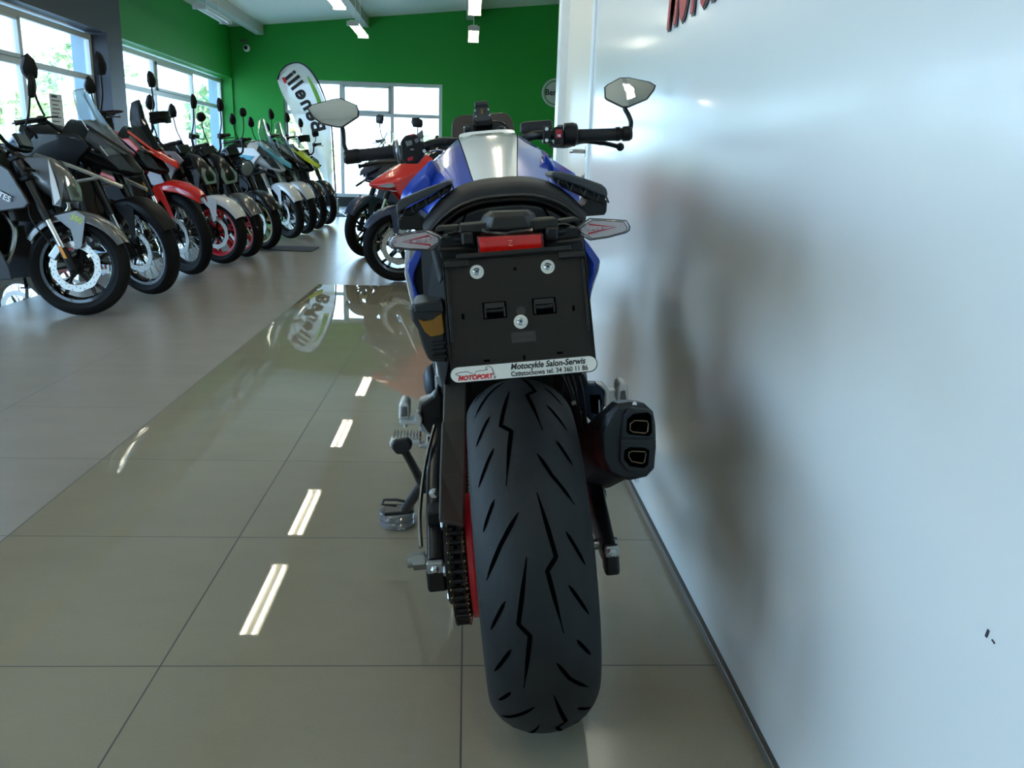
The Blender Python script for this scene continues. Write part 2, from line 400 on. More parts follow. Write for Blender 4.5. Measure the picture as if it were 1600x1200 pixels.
def tree_kind(seed, r, h, lab, m):
    rg = random.Random(seed)
    e = empty('tree'); tag(e, lab, 'tree', 'trees outside the windows')
    MB().tube([(0, 0, -.1), (.1, 0, h*.4), (0, .1, h*.8)], [.18, .13, .05], 8).build('trunk', mat('bark', (96, 84, 70), .9), e)
    b = MB()
    for i in range(520):   # clumps of leaves through a rounded crown
        a, c_, q = rg.uniform(0, 2*pi), rg.uniform(-.75, 1), rg.random()**.4
        s_ = math.sqrt(1-min(1, c_*c_)); p = Vector((cos(a)*s_*r*q, sin(a)*s_*r*q, h*.62+c_*h*.4*q))
        d = Vector((rg.uniform(-1, 1), rg.uniform(-1, 1), rg.uniform(-1, 1))).normalized(); x, y = perp(d); k = rg.uniform(.12, .3)
        for j in range(3):
            w_ = d*rg.uniform(-.2, .2); an = rg.uniform(0, 6.3); u = (x*cos(an)+y*sin(an))*k; v = (y*cos(an)-x*sin(an))*k*.6
            b.poly([p+w_-u, p+w_+v, p+w_+u*.9+d*.1, p+w_-v])
    b.build('foliage', m, e, smooth=0)
    return e
LEAF = [gmat('leaf_green', (176, 190, 140), (214, 220, 170), 3), gmat('leaf_dark', (140, 164, 124), (184, 200, 150), 3), gmat('leaf_yellow', (210, 210, 150), (232, 230, 186), 3)]
TL = ['pale green tree outside, right in the second window bay', 'tall darker green tree outside beside the corner of the hall',
      'yellowish tree outside behind the near left window', 'broad yellow green tree outside the near left window',
      'low green tree outside between the window bays', 'round bush outside behind the back window, right pane',
      'loose yellow green bush outside behind the banner', 'tree outside beyond the furthest left window pane', 'tree outside near the very left edge of the picture']
TP = [(-14.5, 29, 2.4, 2.9, 0), (-20, 47, 3.6, 6.2, 1), (-19, 21, 2.2, 1.7, 2), (-22, 28, 3.0, 2.2, 2), (-17, 36, 2.4, 3.4, 0), (-.6, 33, 1.6, 2.2, 1), (-5.6, 27, 1.7, 2.0, 2), (-9.5, 38, 2.4, 4.4, 1), (-16, 15, 2.0, 1.6, 2)]
for i, (lab, (x, y, r, h, k)) in enumerate(zip(TL, TP)):
    t_ = tree_kind(i+3, r, h, lab, LEAF[k]); t_.location = (x, y, -.15)

# ------------------------------------------------------------------ hanging twin tube lamps
STEEL = MATS['steel']; LW = mat('lamp_enamel', (225, 225, 220), .35)
def tube_mat(name, on):
    return mat(name, (240, 240, 235), .4, emit=(255, 246, 220), estr=TUBE) if on else mat(name, (225, 228, 226), .3)
def make_lamp(on, lab, grp):
    e = empty('fluorescent_lamp'); tag(e, lab, 'lamp', grp)
    b = MB(); b.prism([(-.09, -.68, .03), (.09, -.68, .03), (.05, -.68, .075), (-.05, -.68, .075)], (0, 1.36, 0)); b.build('housing', LW, e, smooth=0, bevel=.003)
    for s in (-1, 1): MB().box((0, s*.69, .02), (.19, .035, .07)).build('end_cap', mat('cap_grey', (205, 205, 200), .4), e, smooth=0, bevel=.004)
    for s in (-.05, .05): MB().bar((s, -.66, .008), (s, .66, .008), .014, seg=12).build('tube', tube_mat('tube_lit' if on else 'tube_unlit', on), e)
    for s in (-.32, .32): MB().bar((0, s, .07), (0, s, 1.2), .006, seg=6).build('hanging_rod', LW, e)
    return e
LY = [15.2, 12.4, 9.4, 7.35, 4.2, 1.2, -1.8]
on = make_lamp(True, 'x', 'x'); off = make_lamp(False, 'x', 'x')
first = {True: on, False: off}
LAMPS = [(-1.86, 15.2, 3.06, 1, 'small lit twin tube lamp hanging above the feather banner'), (-1.86, 12.4, 3.06, 1, 'bright lit twin tube lamp cut by the top edge above the banner'),
 (-1.86, 9.4, 3.06, 1, 'lit tube lamp over the aisle, mirrored in the tiles beside the side stand'), (-1.86, 7.35, 3.06, 1, 'lit tube lamp over the aisle, mirrored nearest on the polished tiles'),
 (.06, 15.2, 3.06, 1, 'lit tube lamp seen end on, lower of the two above the blue motorcycle'), (.06, 12.4, 3.06, 1, 'tube lamp seen end on at the top edge, above the blue motorcycle'),
 (-3.95, 14.2, 3.06, 0, 'unlit grey twin tube lamp hanging in front of the far left corner'), (.06, 8.0, 3.1, 1, 'lit tube lamp over the red sport motorcycle'), (.06, 4.75, 3.1, 1, 'lit tube lamp mirrored in the white tank panel'),
 (.09, -.75, 3.1, 1, 'lit tube lamp held by the right hand mirror of the blue motorcycle'), (-1.86, 4.2, 3.1, 1, 'lit tube lamp above the polished tiles left of the blue motorcycle'),
 (-1.86, 1.2, 3.1, 1, 'lit tube lamp level with the white partition, over the aisle'), (-1.86, -1.8, 3.1, 1, 'lit tube lamp over the near end of the aisle'), (-3.95, 3.0, 3.1, 1, 'lit tube lamp beside the near left windows')]
for x, y, z, lit, lab in LAMPS:
    l = first[bool(lit)]
    if l is None: l = copy_tree(on if lit else off)
    else: first[bool(lit)] = None
    l.location = (x, y, z); l['label'] = lab; l['group'] = 'hanging fluorescent lamps'

# ------------------------------------------------------------------ feather banner
def banner():
    Y = 15.9; e = empty('feather_banner', (-2.36, Y, 0)); tag(e, 'white feather shaped advertising banner with dark border and rotated lettering', 'banner')
    A = lambda x, y: Vector((at_y(x, y, Y).x+2.36, 0, at_y(x, y, Y).z))
    pole = smooth_path([A(526, 328), A(522, 260), A(518, 198), A(511, 165), A(500, 134), A(486, 110), A(468, 98), A(450, 101), A(438, 112), A(433, 124)], 5)
    MB().tube(pole, [.016-.008*i/len(pole) for i in range(len(pole))], 8).build('pole', mat('pole_dark', (52, 56, 66), .4), e)
    # cloth between the pole and its outer edge
    ip = smooth_path([A(519, 300), A(516.5, 198), A(510, 165), A(498, 134), A(484.5, 111), A(468, 99.5), A(451, 102.5), A(439.5, 113), A(434.5, 124)], 6)
    op = smooth_path([A(517, 304), A(480, 225), A(463, 192), A(450, 163), A(443, 150), A(439, 141), A(436.5, 134), A(435, 129), A(434, 125)], 6)
    b = MB(); rows = []
    for p, q in zip(ip, op): rows.append([b.V(p.lerp(q, k/6)+Vector((0, .03*sin(k*1.1+p.z*2), 0))) for k in range(7)])
    for r1, r2 in zip(rows, rows[1:]):
        for k in range(6):
            f = b.face([r1[k], r1[k+1], r2[k+1], r2[k]])
    M = bpy.data.materials.new('banner_cloth'); M.use_nodes = True; n = M.node_tree; n.nodes.clear()
    o = n.nodes.new('ShaderNodeOutputMaterial'); d = n.nodes.new('ShaderNodeBsdfDiffuse'); t = n.nodes.new('ShaderNodeBsdfTranslucent'); mx = n.nodes.new('ShaderNodeMixShader')
    for k in (d, t): k.inputs[0].default_value = (.8, .82, .82, 1)
    n.links.new(d.outputs[0], mx.inputs[1]); n.links.new(t.outputs[0], mx.inputs[2])
    tr = n.nodes.new('ShaderNodeBsdfTransparent'); m2 = n.nodes.new('ShaderNodeMixShader'); m2.inputs[0].default_value = .22
    n.links.new(mx.outputs[0], m2.inputs[1]); n.links.new(tr.outputs[0], m2.inputs[2]); n.links.new(m2.outputs[0], o.inputs[0])
    b.build('cloth', M, e, solid=.002)
    bd = MB(); bp = smooth_path([A(513, 168), A(500, 135), A(486, 111), A(468, 98.5), A(450, 101.5), A(439, 112), A(434, 125)], 5)
    bd.tube([p+Vector((0, -.012, 0)) for p in bp], .045, 8, flat=.25).build('border', mat('banner_navy', (30, 32, 56), .7), e)
    gs = MB(); g1 = smooth_path([A(507, 172), A(503, 160), A(494, 138), A(482, 119)], 4); g2 = smooth_path([A(497, 172), A(496, 160), A(489, 142), A(480, 121)], 4)
    R1 = [gs.V(p+Vector((0, -.03, 0))) for p in g1]; R2 = [gs.V(p+Vector((0, -.03, 0))) for p in g2]
    for i in range(len(R1)-1): gs.face([R1[i], R1[i+1], R2[i+1], R2[i]])
    gs.build('green_stripe', mat('banner_green', (130, 190, 90), .7), e, solid=.002)
    rs = MB(); rs.poly([A(441, 122)+Vector((0, -.045, 0)), A(445, 120.5)+Vector((0, -.045, 0)), A(449.5, 129)+Vector((0, -.045, 0)), A(445.5, 131)+Vector((0, -.045, 0))])
    rs.build('red_mark', mat('banner_red', (205, 30, 40), .6), e, solid=.002)
    c = A(463, 127.5); an = rad(37)
    up = Vector((-sin(an), 0, cos(an))); rt = Vector((cos(an), 0, sin(an)))
    # letters climb the cloth from bottom to top and face the far side, so from here they read mirrored
    pos = [(496, 198, 16), (489, 181, 22), (481, 163, 28), (472.5, 147, 33), (464, 134, 37), (458.5, 126.5, 38), (453.5, 118.5, 39)]
    for ch, (x, y, a) in zip('Benelli', pos):
        an = rad(a); up = Vector((-sin(an), 0, cos(an))); rt = Vector((cos(an), 0, sin(an)))
        M4 = Matrix((up, rt, up.cross(rt))).transposed().to_4x4(); M4.translation = A(x, y)+Vector((0, -.03, 0))
        text_mesh('letter', ch, .34, 0, 0, mat('letter_black', (26, 26, 32), .6), e, extrude=.004, bold=.012, mtx=M4)
    f = MB()
    for k in range(4):
        a = k*pi/2+.5; f.tube([(0.0, 0, .05), (.22*cos(a), .22*sin(a), .05), (.42*cos(a), .42*sin(a), .012)], .012, 6)
    f.bar((0, 0, .02), (0, 0, .3), .02); f.build('foot', STEEL, e)
banner()
# floor mats at the far end and under the row
MATB = mat('mat_black', (38, 40, 46), .85, bump=(300, .5))
for i, (x, y, sx_, sy_, lab) in enumerate(((-2.62, 15.8, 1.5, .8, 'dark doormat under the feather banner at the far end'), (-2.0, 9.65, .62, .5, 'dark grey floor mat beside the bronze motorcycle wheel'))):
    tag(MB().box((0, 0, .004), (sx_, sy_, .008)).build('floor_mat', MATB, None, smooth=0, bevel=.002), lab, 'mat'); bpy.data.objects['floor_mat' if i == 0 else 'floor_mat.001'].location = (x, y, .0005)
# notices on the glass
PAPER = mat('paper', (228, 226, 224), .7); INK = mat('ink', (70, 60, 80), .7)
def notice(loc, w, h, lab, face):
    e = empty('notice', loc); tag(e, lab, 'notice'); x, n = Vector(face[0]), Vector(face[1]); Z = Vector((0, 0, 1))
    b = MB(); frame_bar(b, -x*w/2, x*w/2, h, .002, n); b.build('sheet', PAPER, e, smooth=0)
    rg = random.Random(int(w*1000)); b = MB()
    for k in range(9):
        z = h/2-.03-k*(h-.05)/9; l = w*rg.uniform(.3, .42)
        frame_bar(b, Z*z-x*l+n*.002, Z*z+x*l*rg.uniform(.2, 1)+n*.002, .012 if k else .03, .001, n)
    b.build('print', INK, e, smooth=0)
notice(at_y(490, 243, 19.013), .21, .29, 'printed notice taped on the glass door behind the banner', ((1, 0, 0), (0, -1, 0)))
notice(Vector((-5.1735, 11.42, 1.42)), .34, .5, 'printed sheet taped on the near left window between motorcycle mirrors', ((0, 1, 0), (1, 0, 0)))
# round sign on the back wall
c = at_y(868, 145, YB-.03); e = empty('round_sign', (c.x, YB-.005, c.z)); tag(e, 'round grey and green shop sign on the green back wall', 'sign')
MB().lathe([(.29, 0), (.29, .02), (.26, .028)], (0, 0, 0), (0, -1, 0), 48).build('disc', mat('sign_grey', (188, 192, 188), .5), e)
MB().lathe([(.22, .029), (.255, .029), (.255, .031), (.22, .031)], (0, 0, 0), (0, -1, 0), 48, loop=True).build('green_ring', mat('sign_green', (90, 150, 96), .5), e)
text_mesh('lettering', 'Benelli', .17, (0, -.034, .0), (pi/2, 0, 0), MATS['letter_black'], e, bold=.004)
# security camera and bracket in the far left corner
c = at_y(385, 75, YB-.14); e = empty('security_camera', (c.x, YB, c.z)); tag(e, 'small white ball security camera on the green back wall near the corner', 'security camera')
MB().bar((0, 0, .03), (0, -.06, .03), .03).build('mount', LW, e)
MB().ball((0, -.12, 0), .072).build('housing', LW, e); MB().lathe([(.036, 0), (.036, .012)], (0, -.183, 0), (0, -1, 0), 20).build('lens', mat('lens_black', (12, 12, 14), .1), e)
c = at_y(376, 64, YB-.1); e = empty('wall_bracket', (c.x, YB, c.z)); tag(e, 'small dark wall bracket with a short arm above the ball security camera', 'sensor')
b = MB(); b.bar((0, 0, 0), (.05, -.1, .02), .018); b.box((.07, -.13, .0), (.1, .08, .05), (0, 0, .5)); b.build('arm', mat('bracket_grey', (88, 84, 78), .5), e, bevel=.004)
# lettering on the partition
M4 = Matrix(((0, 0, -1, XR-.004), (-1, 0, 0, 2.43), (0, 1, 0, 1.372), (0, 0, 0, 1)))
sg.location = (0, 0, 0)
for dx, dz, mm, ex in ((.007, -.007, SHD, .001), (0, 0, RED, .0025)):
    k = M4.copy(); k[1][3] -= dx; k[2][3] += dz
    cu = text_mesh('red_letters' if mm is RED else 'letter_shadow', 'MOTOPORT', .40, 0, 0, mm, sg, extrude=ex, shear=.32, sx=.35, bold=.018, align='LEFT', mtx=k, base='BOTTOM_BASELINE')
sc_m = MB(); sc_m.box((XR-.0008, .742, .541), (.001, .003, .009), (.2, 0, 0)); sc_m.box((XR-.0008, .731, .5385), (.001, .005, .0015), (.3, 0, 0))
tag(sc_m.build('scuff_mark', mat('scuff', (50, 50, 60), .6), smooth=0), 'two tiny dark scuff marks low on the white partition', 'mark')
# ------------------------------------------------------------------ motorcycles
RUB = mat('tyre_rubber', (15, 15, 16), .7, spec=.25, bump=(60, .3)); BLK = mat('black_plastic', (13, 13, 14), .5, spec=.25); GLB = mat('black_gloss', (14, 14, 16), .12, coat=.6)
DKM = mat('dark_metal', (32, 32, 34), .35, .8); ALU = mat('aluminium', (176, 178, 180), .3, 1); CHR = mat('chrome', (215, 218, 222), .08, 1)
DISC = mat('disc_steel', (196, 192, 184), .32, .9); GRIP = mat('grip_rubber', (28, 28, 30), .7); SEAT = mat('seat_vinyl', (32, 32, 34), .5, bump=(700, .5))
AMB = mat('amber', (226, 142, 28), .3); LENS = mat('lamp_glass', (168, 178, 186), .06, .5); HOLE = mat('hole_shade', (4, 4, 5), 1, spec=0)  # HOLE: flat near-black colour standing in for shade inside holes, slots and gaps
MIRR = mat('mirror_glass', (230, 232, 235), .02, 1); CLEAR = clear_mat('clear_screen', (.84, .88, .9), .07, .03, .02); SMOKE = clear_mat('smoke_screen', (.14, .14, .16), .07, .03, .1, (40, 40, 44))
ENG = mat('engine_black', (16, 16, 18), .4, .6); SPOKE = mat('spoke_steel', (190, 192, 196), .25, 1)
FKB = mat('fork_black', (12, 12, 13), .28, spec=.5); BARS = mat('bar_silver', (196, 190, 178), .32, .5)
def P2(pts, y): return [Vector((p[0], y, p[1])) for p in pts]

def wheel(parent, name, x, R, w, style, rim_m, disc=(), rim_r=None, z=None, holes=False, spokes=5):
    """wheel in the xz plane with axle at (x, 0, R)"""
    rr = rim_r or R-.085; o = (0, 0, 0)
    e = bpy.data.objects.new(name, None); COL.objects.link(e); e.parent = parent; e.location = (x, 0, R); e.empty_display_size = .05
    h = w/2; t = MB(); prof = []
    for k in range(-6, 7):
        a = k/6*1.35; prof.append((R-.045*(1-cos(a))/(1-cos(1.35))*(1 if w < .15 else 1.2), h*sin(a)/sin(1.35)))
    prof += [(rr+.022, h*.86), (rr+.004, h*.62), (rr+.004, -h*.62), (rr+.022, -h*.86)]
    t.lathe(prof, o, (0, 1, 0), 56, loop=True); t.build('tyre', RUB, e)
    r = MB(); r.lathe([(rr+.012, h*.66), (rr+.012, h*.55), (rr-.004, h*.5), (rr-.014, h*.2), (rr-.014, -h*.2), (rr-.004, -h*.5), (rr+.012, -h*.55), (rr+.012, -h*.66), (rr-.012, -h*.62), (rr-.026, -h*.2), (rr-.026, h*.2), (rr-.012, h*.62)], o, (0, 1, 0), 48, loop=True)
    if style == 'cast':
        for k in range(spokes):
            a = 2*pi*k/spokes+.3
            for s in (-.17, .17):
                d0 = Vector((cos(a), 0, sin(a))); d1 = Vector((cos(a+s), 0, sin(a+s)))
                r.tube([d0*.04+Vector((0, 0, 0)), d0*(rr*.45)+Vector((0, 0, 0)), d1*(rr-.015)], [.017, .012, .012], 6)
        r.lathe([(.045, -.04), (.045, .04)], o, (0, 1, 0), 20)
        r.build('rim', rim_m, e)
    else:
        r.build('rim', rim_m, e)
        s_ = MB()
        for k in range(32):
            a = 2*pi*k/32; sd = 1 if k % 2 else -1; a2 = a+(.28 if (k//2) % 2 else -.28)
            s_.bar((cos(a2)*.045, sd*.03, sin(a2)*.045), (cos(a)*(rr-.015), sd*.006, sin(a)*(rr-.015)), .0022, seg=5)
        tag(s_.build('wire_spokes', SPOKE, e), kind='stuff')
        MB().lathe([(.032, -.045), (.045, -.035), (.03, -.02), (.03, .02), (.045, .035), (.032, .045)], o, (0, 1, 0), 24).build('hub', DKM, e)
    for sd in disc:
        d = MB(); y = sd*(h*.5+.028); n = 60
        out = [.148+(.005 if (k//3) % 2 else 0) for k in range(n)]
        ra = []; 
        for yy in (y-.0025, y+.0025):
            ra.append([Vector((cos(2*pi*k/n)*out[k], yy, sin(2*pi*k/n)*out[k])) for k in range(n)])
            ra.append([Vector((cos(2*pi*k/n)*.112, yy, sin(2*pi*k/n)*.112)) for k in range(n)])
        d.loft([ra[1], ra[0], ra[2], ra[3]], loop=True)
        if holes:
            d.mi = 1
            for k in range(36):
                a = 2*pi*k/36; q = .121+(k % 3)*.010
                d.lathe([(.0035, -.0032), (.0035, .0032)], (cos(a)*q, y, sin(a)*q), (0, 1, 0), 6)
            d.mi = 0
        d.build('brake_disc', [DISC, HOLE], e)
        c = MB()
        for k in range(6):
            a = 2*pi*k/6; c.tube([(cos(a)*.04, y*.8, sin(a)*.04), (cos(a+.15)*.113, y, sin(a+.15)*.113)], [.012, .007], 6)
        c.lathe([(.05, y-.006), (.05, y+.006)], o, (0, 1, 0), 20); c.build('disc_carrier', BLK, e)
    MB().lathe([(.012, -h-.03), (.02, -h-.03), (.02, h+.03), (.012, h+.03)], o, (0, 1, 0), 16).build('axle', ALU, e)
    return e

def mirror(parent, base, tip, face, shape, flip=1, size=1.0, back=BLK):
    """stalk from base to tip, head above tip; face: direction the glass looks"""
    e = bpy.data.objects.new('mirror', None); COL.objects.link(e); e.parent = parent; e.location = tip; e.empty_display_size = .03
    base, tip, n = Vector(base)-Vector(tip), Vector((0, 0, 0)), Vector(face).normalized()
    MB().tube(smooth_path([base, base*.5+Vector((0, flip*.012, -.01)), tip], 4), .006*size, 8).build('stalk', back, e)
    x = n.cross(Vector((0, 0, 1))).normalized(); z = x.cross(n)
    if shape == 'round': o = [(cos(a)*.05, .05+sin(a)*.05) for a in [2*pi*k/20 for k in range(20)]]
    elif shape == 'pointed': o = [(-.028, 0), (.02, -.004), (.042, .03), (.045, .06), (.02, .115), (-.006, .13), (-.03, .1), (-.04, .045)]
    else: o = [(-.05, -.005), (.045, -.002), (.058, .03), (.05, .075), (.0, .095), (-.07, .085), (-.075, .04)]
    pt = lambda k, d: x*(k[0]*flip*size)+z*(k[1]*size)+n*d
    cx = (sum(k[0] for k in o)/len(o), sum(k[1] for k in o)/len(o)); sh = lambda k, q: (cx[0]+(k[0]-cx[0])*q, cx[1]+(k[1]-cx[1])*q)
    b = MB(); b.loft([[pt(sh(k, .55), -.03*size) for k in o], [pt(sh(k, .9), -.02*size) for k in o], [pt(k, -.004) for k in o], [pt(k, .002) for k in o]]); b.build('mirror_shell', back, e)
    g = MB(); g.prism([pt(sh(k, .92), .002) for k in o], n*.002); g.build('mirror_glass', MIRR, e, smooth=0)
    return e

def screen(parent, x0, z0, x1, z1, w0, w1, m, depth=.10, name='windscreen', top_cut=.35):
    b = MB(); n = 10; rows = []
    for i in range(7):
        t = i/6; x = x0+(x1-x0)*t-.02*sin(t*pi); z = z0+(z1-z0)*t; w = w0+(w1-w0)*t; w *= (1-top_cut*max(0, t-.72)/.28)
        if t > .8: z += .012
        rows.append([Vector((x-depth*(abs(k)/(n/2))**2*(w/w0), w*k/(n/2), z-.03*(abs(k)/(n/2))**2)) for k in range(-n//2, n//2+1)])
    b.loft(rows, cap=False, closed=False); o = b.build(name, m, parent, solid=.004, smooth=60)
    edge = [r[0] for r in rows]+rows[-1][1:-1]+[r[-1] for r in reversed(rows)]
    MB().tube(edge, .0035, 5).build('screen_edge', mat('screen_edge', (205, 218, 220), .15) if m is CLEAR else BLK, o)
    return o

def panel(parent, name, pts, y, th, m, both=True, lean=0, bevel=.006):
    """flat-ish side panels, one mesh per side; lean pushes the top outward"""
    zs = [p[1] for p in pts]; z0, z1 = min(zs), max(zs)
    for s in ((-1, 1) if both else (-1,)):
        b = MB(); q = [Vector((p[0], s*(y+lean*(p[1]-z0)/(z1-z0)), p[1])) for p in pts]
        b.prism(q, (0, s*th, 0)); b.build(name, m, parent, smooth=0, bevel=bevel)

def body(parent, name, secs, m, e=2.6, top=None, n=20, ends=True):
    """loft of cross-sections (x, zc, halfwidth, halfheight)"""
    R = []
    if ends: a = secs[0]; R.append(sring((a[0]+.012*(1 if a[0] > secs[-1][0] else -1), 0, a[1]), a[2]*.55, a[3]*.55, e, n, x=(0, 1, 0), top=top))
    for s in secs: R.append(sring((s[0], 0, s[1]), s[2], s[3], e, n, x=(0, 1, 0), top=top))
    if ends: a = secs[-1]; R.append(sring((a[0]-.012*(1 if a[0] < secs[0][0] else -1), 0, a[1]), a[2]*.55, a[3]*.55, e, n, x=(0, 1, 0), top=top))
    b = MB(); b.loft(R); return b.build(name, m, parent, smooth=50)

def make_bike(p):
    g = p.get
    root = empty('motorcycle'); tag(root, p['label'], 'motorcycle', p.get('group', 'motorcycles parked in a row along the left windows'))
    body_m, acc, rim = p['body'], g('accent', p['body']), g('rim', BLK)
    R, Wf, wb = g('R', .30), g('wf', .12), 1.42
    tall = g('tall', 0.0)                     # extra height of bars and body for travel machines
    rake = rad(25); ax = Vector((-sin(rake), 0, cos(rake)))
    # ---- steered front end
    piv = Vector((.06, 0, R-.05)); st = Matrix.Translation(piv) @ Matrix.Rotation(rad(g('steer', 0)), 4, ax) @ Matrix.Translation(-piv)
    front = []
    front.append(wheel(root, 'front_wheel', 0, R, Wf, g('wheel', 'cast'), rim, g('discs', (-1,)), holes=g('holes', False), spokes=g('spokes', 5)))
    F0 = Vector((0, 0, R)); top = g('top', .95)+tall; L = (top-R)/cos(rake)
    for s in (-1, 1):
        y = s*(Wf/2+.045); a, b_, c, d = (F0+ax*t for t in (-.02, .12, L*g('split', .42), L))
        Y = Vector((0, y, 0))
        fb = MB(); fb.tube([c+Y, c+ax*.015+Y, c+ax*.12+Y, c+ax*.13+Y, d+Y], [.026, .029, .029, .031, .031], 16); fl = fb.build('fork_leg', g('fork', FKB), root); front.append(fl)
        MB().bar(b_+Y, c+ax*.02+Y, .020, seg=14).build('fork_slider', g('slider', CHR), fl)
        q = MB(); q.tube([a+Y*.95+Vector((.01, 0, -.02)), a+Y, b_+Y], [.02, .03, .024], 10); q.build('fork_foot', g('foot', BLK), fl)
        if g('reflector', True):
            t_ = g('reft', .62 if g('split', .42) < .5 else .1); r_ = F0+ax*(L*t_)+Y*1.0+Vector((0, s*.027, 0))
            MB().prism([r_+ax*-.04+Vector((-.011, 0, 0)), r_+ax*-.04+Vector((.011, 0, 0)), r_+ax*.04+Vector((.011, 0, 0)), r_+ax*.04+Vector((-.011, 0, 0))], (0, s*.006, 0)).build('reflector', AMB, fl, smooth=0, bevel=.003)
    cl = MB(); cl.box(F0+ax*(L*.78), (.07, Wf+.18, .035), (0, -rake, 0)); cl.box(F0+ax*(L-.03), (.07, Wf+.16, .03), (0, -rake, 0)); front.append(cl.build('fork_clamp', g('clamp', DKM), root, smooth=0, bevel=.008))
    for s in g('discs', (-1,)):
        cb = MB(); c_ = Vector((-.095, s*(Wf/2+.02), R+.085)); cb.box(c_, (.05, .05, .095), (0, rad(35), 0)); front.append(cb.build('brake_caliper', g('caliper', DKM), root, smooth=0, bevel=.008))
    hs = MB(); hs.tube(smooth_path([F0+ax*L*.8+Vector((0, -.05, 0)), (-.22, -Wf/2-.07, R+.3), (-.1, -Wf/2-.06, R+.12)], 5), .005, 6); front.append(hs.build('brake_hose', BLK, root))
    # fender
    fm = g('fender', BLK); fs = g('fstyle', 'low')
    if fs == 'low':
        f = MB(); rows = []
        for k in range(17):
            a = rad(28+k*(150-28)/16+g('fshift', 0)); taper = 1-.35*abs(k-8)/8; rr_ = R+.022
            hw = (Wf/2+.022)*(1-.25*(abs(k-8)/8)**3)
            c_ = [(-1, -.05), (-1, -.015), (-.8, .006), (-.3, .014), (.3, .014), (.8, .006), (1, -.015), (1, -.05)]
            rows.append([Vector((cos(a)*(rr_+q*taper), hw*s_, R+sin(a)*(rr_+q*taper))) for s_, q in c_])
        f.loft(rows, cap=False, closed=False); fo = f.build('front_fender', fm, root, solid=.004, smooth=50); front.append(fo)
        for s in (-1, 1):
            y = s*(Wf/2+.026)
            MB().prism(P2([(-.10, R+.30), (.03, R+.335), (.085, R+.30), (.055, R+.12), (.02, R+.10), (-.005, R+.22)], y), (0, s*.005, 0)).build('fender_bracket', g('bracket', fm), fo, smooth=0, bevel=.002)
    else:
        zt = R+.40
        f = MB(); rows = []
        for x, z, hw in ((.36, zt-.06, .03), (.30, zt-.025, .055), (.15, zt+.02, .075), (0, zt+.03, .085), (-.14, zt+.0, .09), (-.26, zt-.07, .07)):
            rows.append([Vector((x, hw*s_, z+q)) for s_, q in ((-1, -.055), (-1, -.02), (-.7, .004), (0, .014), (.7, .004), (1, -.02), (1, -.055))])
        f.loft(rows, cap=False, closed=False); fo = f.build('front_fender', fm, root, solid=.004, smooth=50); front.append(fo)
        for s in (-1, 1):
            MB().prism(P2([(-.16, zt-.02), (-.04, zt-.0), (-.0, zt-.06), (.07, zt-.24), (.04, zt-.25), (-.07, zt-.1), (-.25, zt-.26), (-.29, zt-.24)], s*.088), (0, s*.006, 0)).build('fender_bracket', fm, fo, smooth=0, bevel=.002)
    # handlebar with grips, switches, levers, mirrors
    hb = F0+ax*(L+.03); bh = g('barz', .12); bw = g('barw', .38)
    bar = MB(); bar.tube(smooth_path([(hb.x-.14, -bw, hb.z+bh-.01), (hb.x-.08, -bw*.62, hb.z+bh), (hb.x-.0, -.13, hb.z+.02), (hb.x-.0, .13, hb.z+.02), (hb.x-.08, bw*.62, hb.z+bh), (hb.x-.14, bw, hb.z+bh-.01)], 5), .0115, 10)
    bo = bar.build('handlebar', g('barm', BLK), root); front.append(bo)
    for s in (-1, 1):
        a = Vector((hb.x-.14, s*bw, hb.z+bh-.01)); d = (Vector((hb.x-.08, s*bw*.62, hb.z+bh))-a).normalized()
        q = MB(); q.tube([a-d*.012, a, a+d*.12, a+d*.125], [.018, .016, .016, .021], 12); q.build('grip', GRIP, bo)
        q = MB(); q.box(a+d*.155+Vector((0, 0, -.004)), (.05, .045, .05), (0, .3, 0)); q.build('switch_box', BLK, bo, smooth=0, bevel=.008)
        q = MB(); q.tube(smooth_path([a+d*.17+Vector((.03, 0, -.01)), a+d*.1+Vector((.06, 0, -.02)), a+d*-.01+Vector((.06, 0, -.025))], 4), [.008]*8+[.011], 8, flat=.6); q.build('lever', g('levm', BLK), bo)
        mh = g('mirh', .24)
        if g('mirror', 'pointed') != 'none':
            front.append(mirror(root, a+d*.17+Vector((.01, 0, .02)), a+d*.12+Vector((.04, s*.0, mh)), (-1, -s*.25, .05), g('mirror', 'pointed'), s, g('mirs', 1.0)))
        if g('guards', False):
            q = MB(); gp = smooth_path([a+d*-.02+Vector((0, 0, 0)), a+Vector((.085, s*.012, .01)), a+d*.12+Vector((.11, 0, .02)), a+d*.23+Vector((.03, 0, .01))], 4)
            q.tube(gp, .014, 8, flat=.4); gd = q.build('hand_guard', g('guardm', BLK), bo)
            if g('guards') == 'shell':
                q = MB(); rows = [[p_+Vector((.004, 0, z_)) for p_ in gp] for z_ in (-.04, -.01, .03, .055)]; q.loft(rows, cap=False, closed=False); q.build('guard_shell', g('guardm', BLK), gd, solid=.004)
    db = MB(); db.box((hb.x+.02, 0, hb.z+.055), (.03, .15, .09), (0, -.5, 0)); front.append(db.build('dashboard', GLB, root, smooth=0, bevel=.01))
    for k in range(3): 
        cb = MB(); cb.tube(smooth_path([(hb.x-.05, (-.2+.05*k), hb.z+.03), (hb.x+.06, -.1+.06*k, hb.z-.08), (hb.x-.02, -.03+.03*k, hb.z-.24)], 5), .004, 6); front.append(cb.build('cable', BLK, root))
    # ---- headlight / fairing
    hd = g('head', 'naked'); T_ = tall
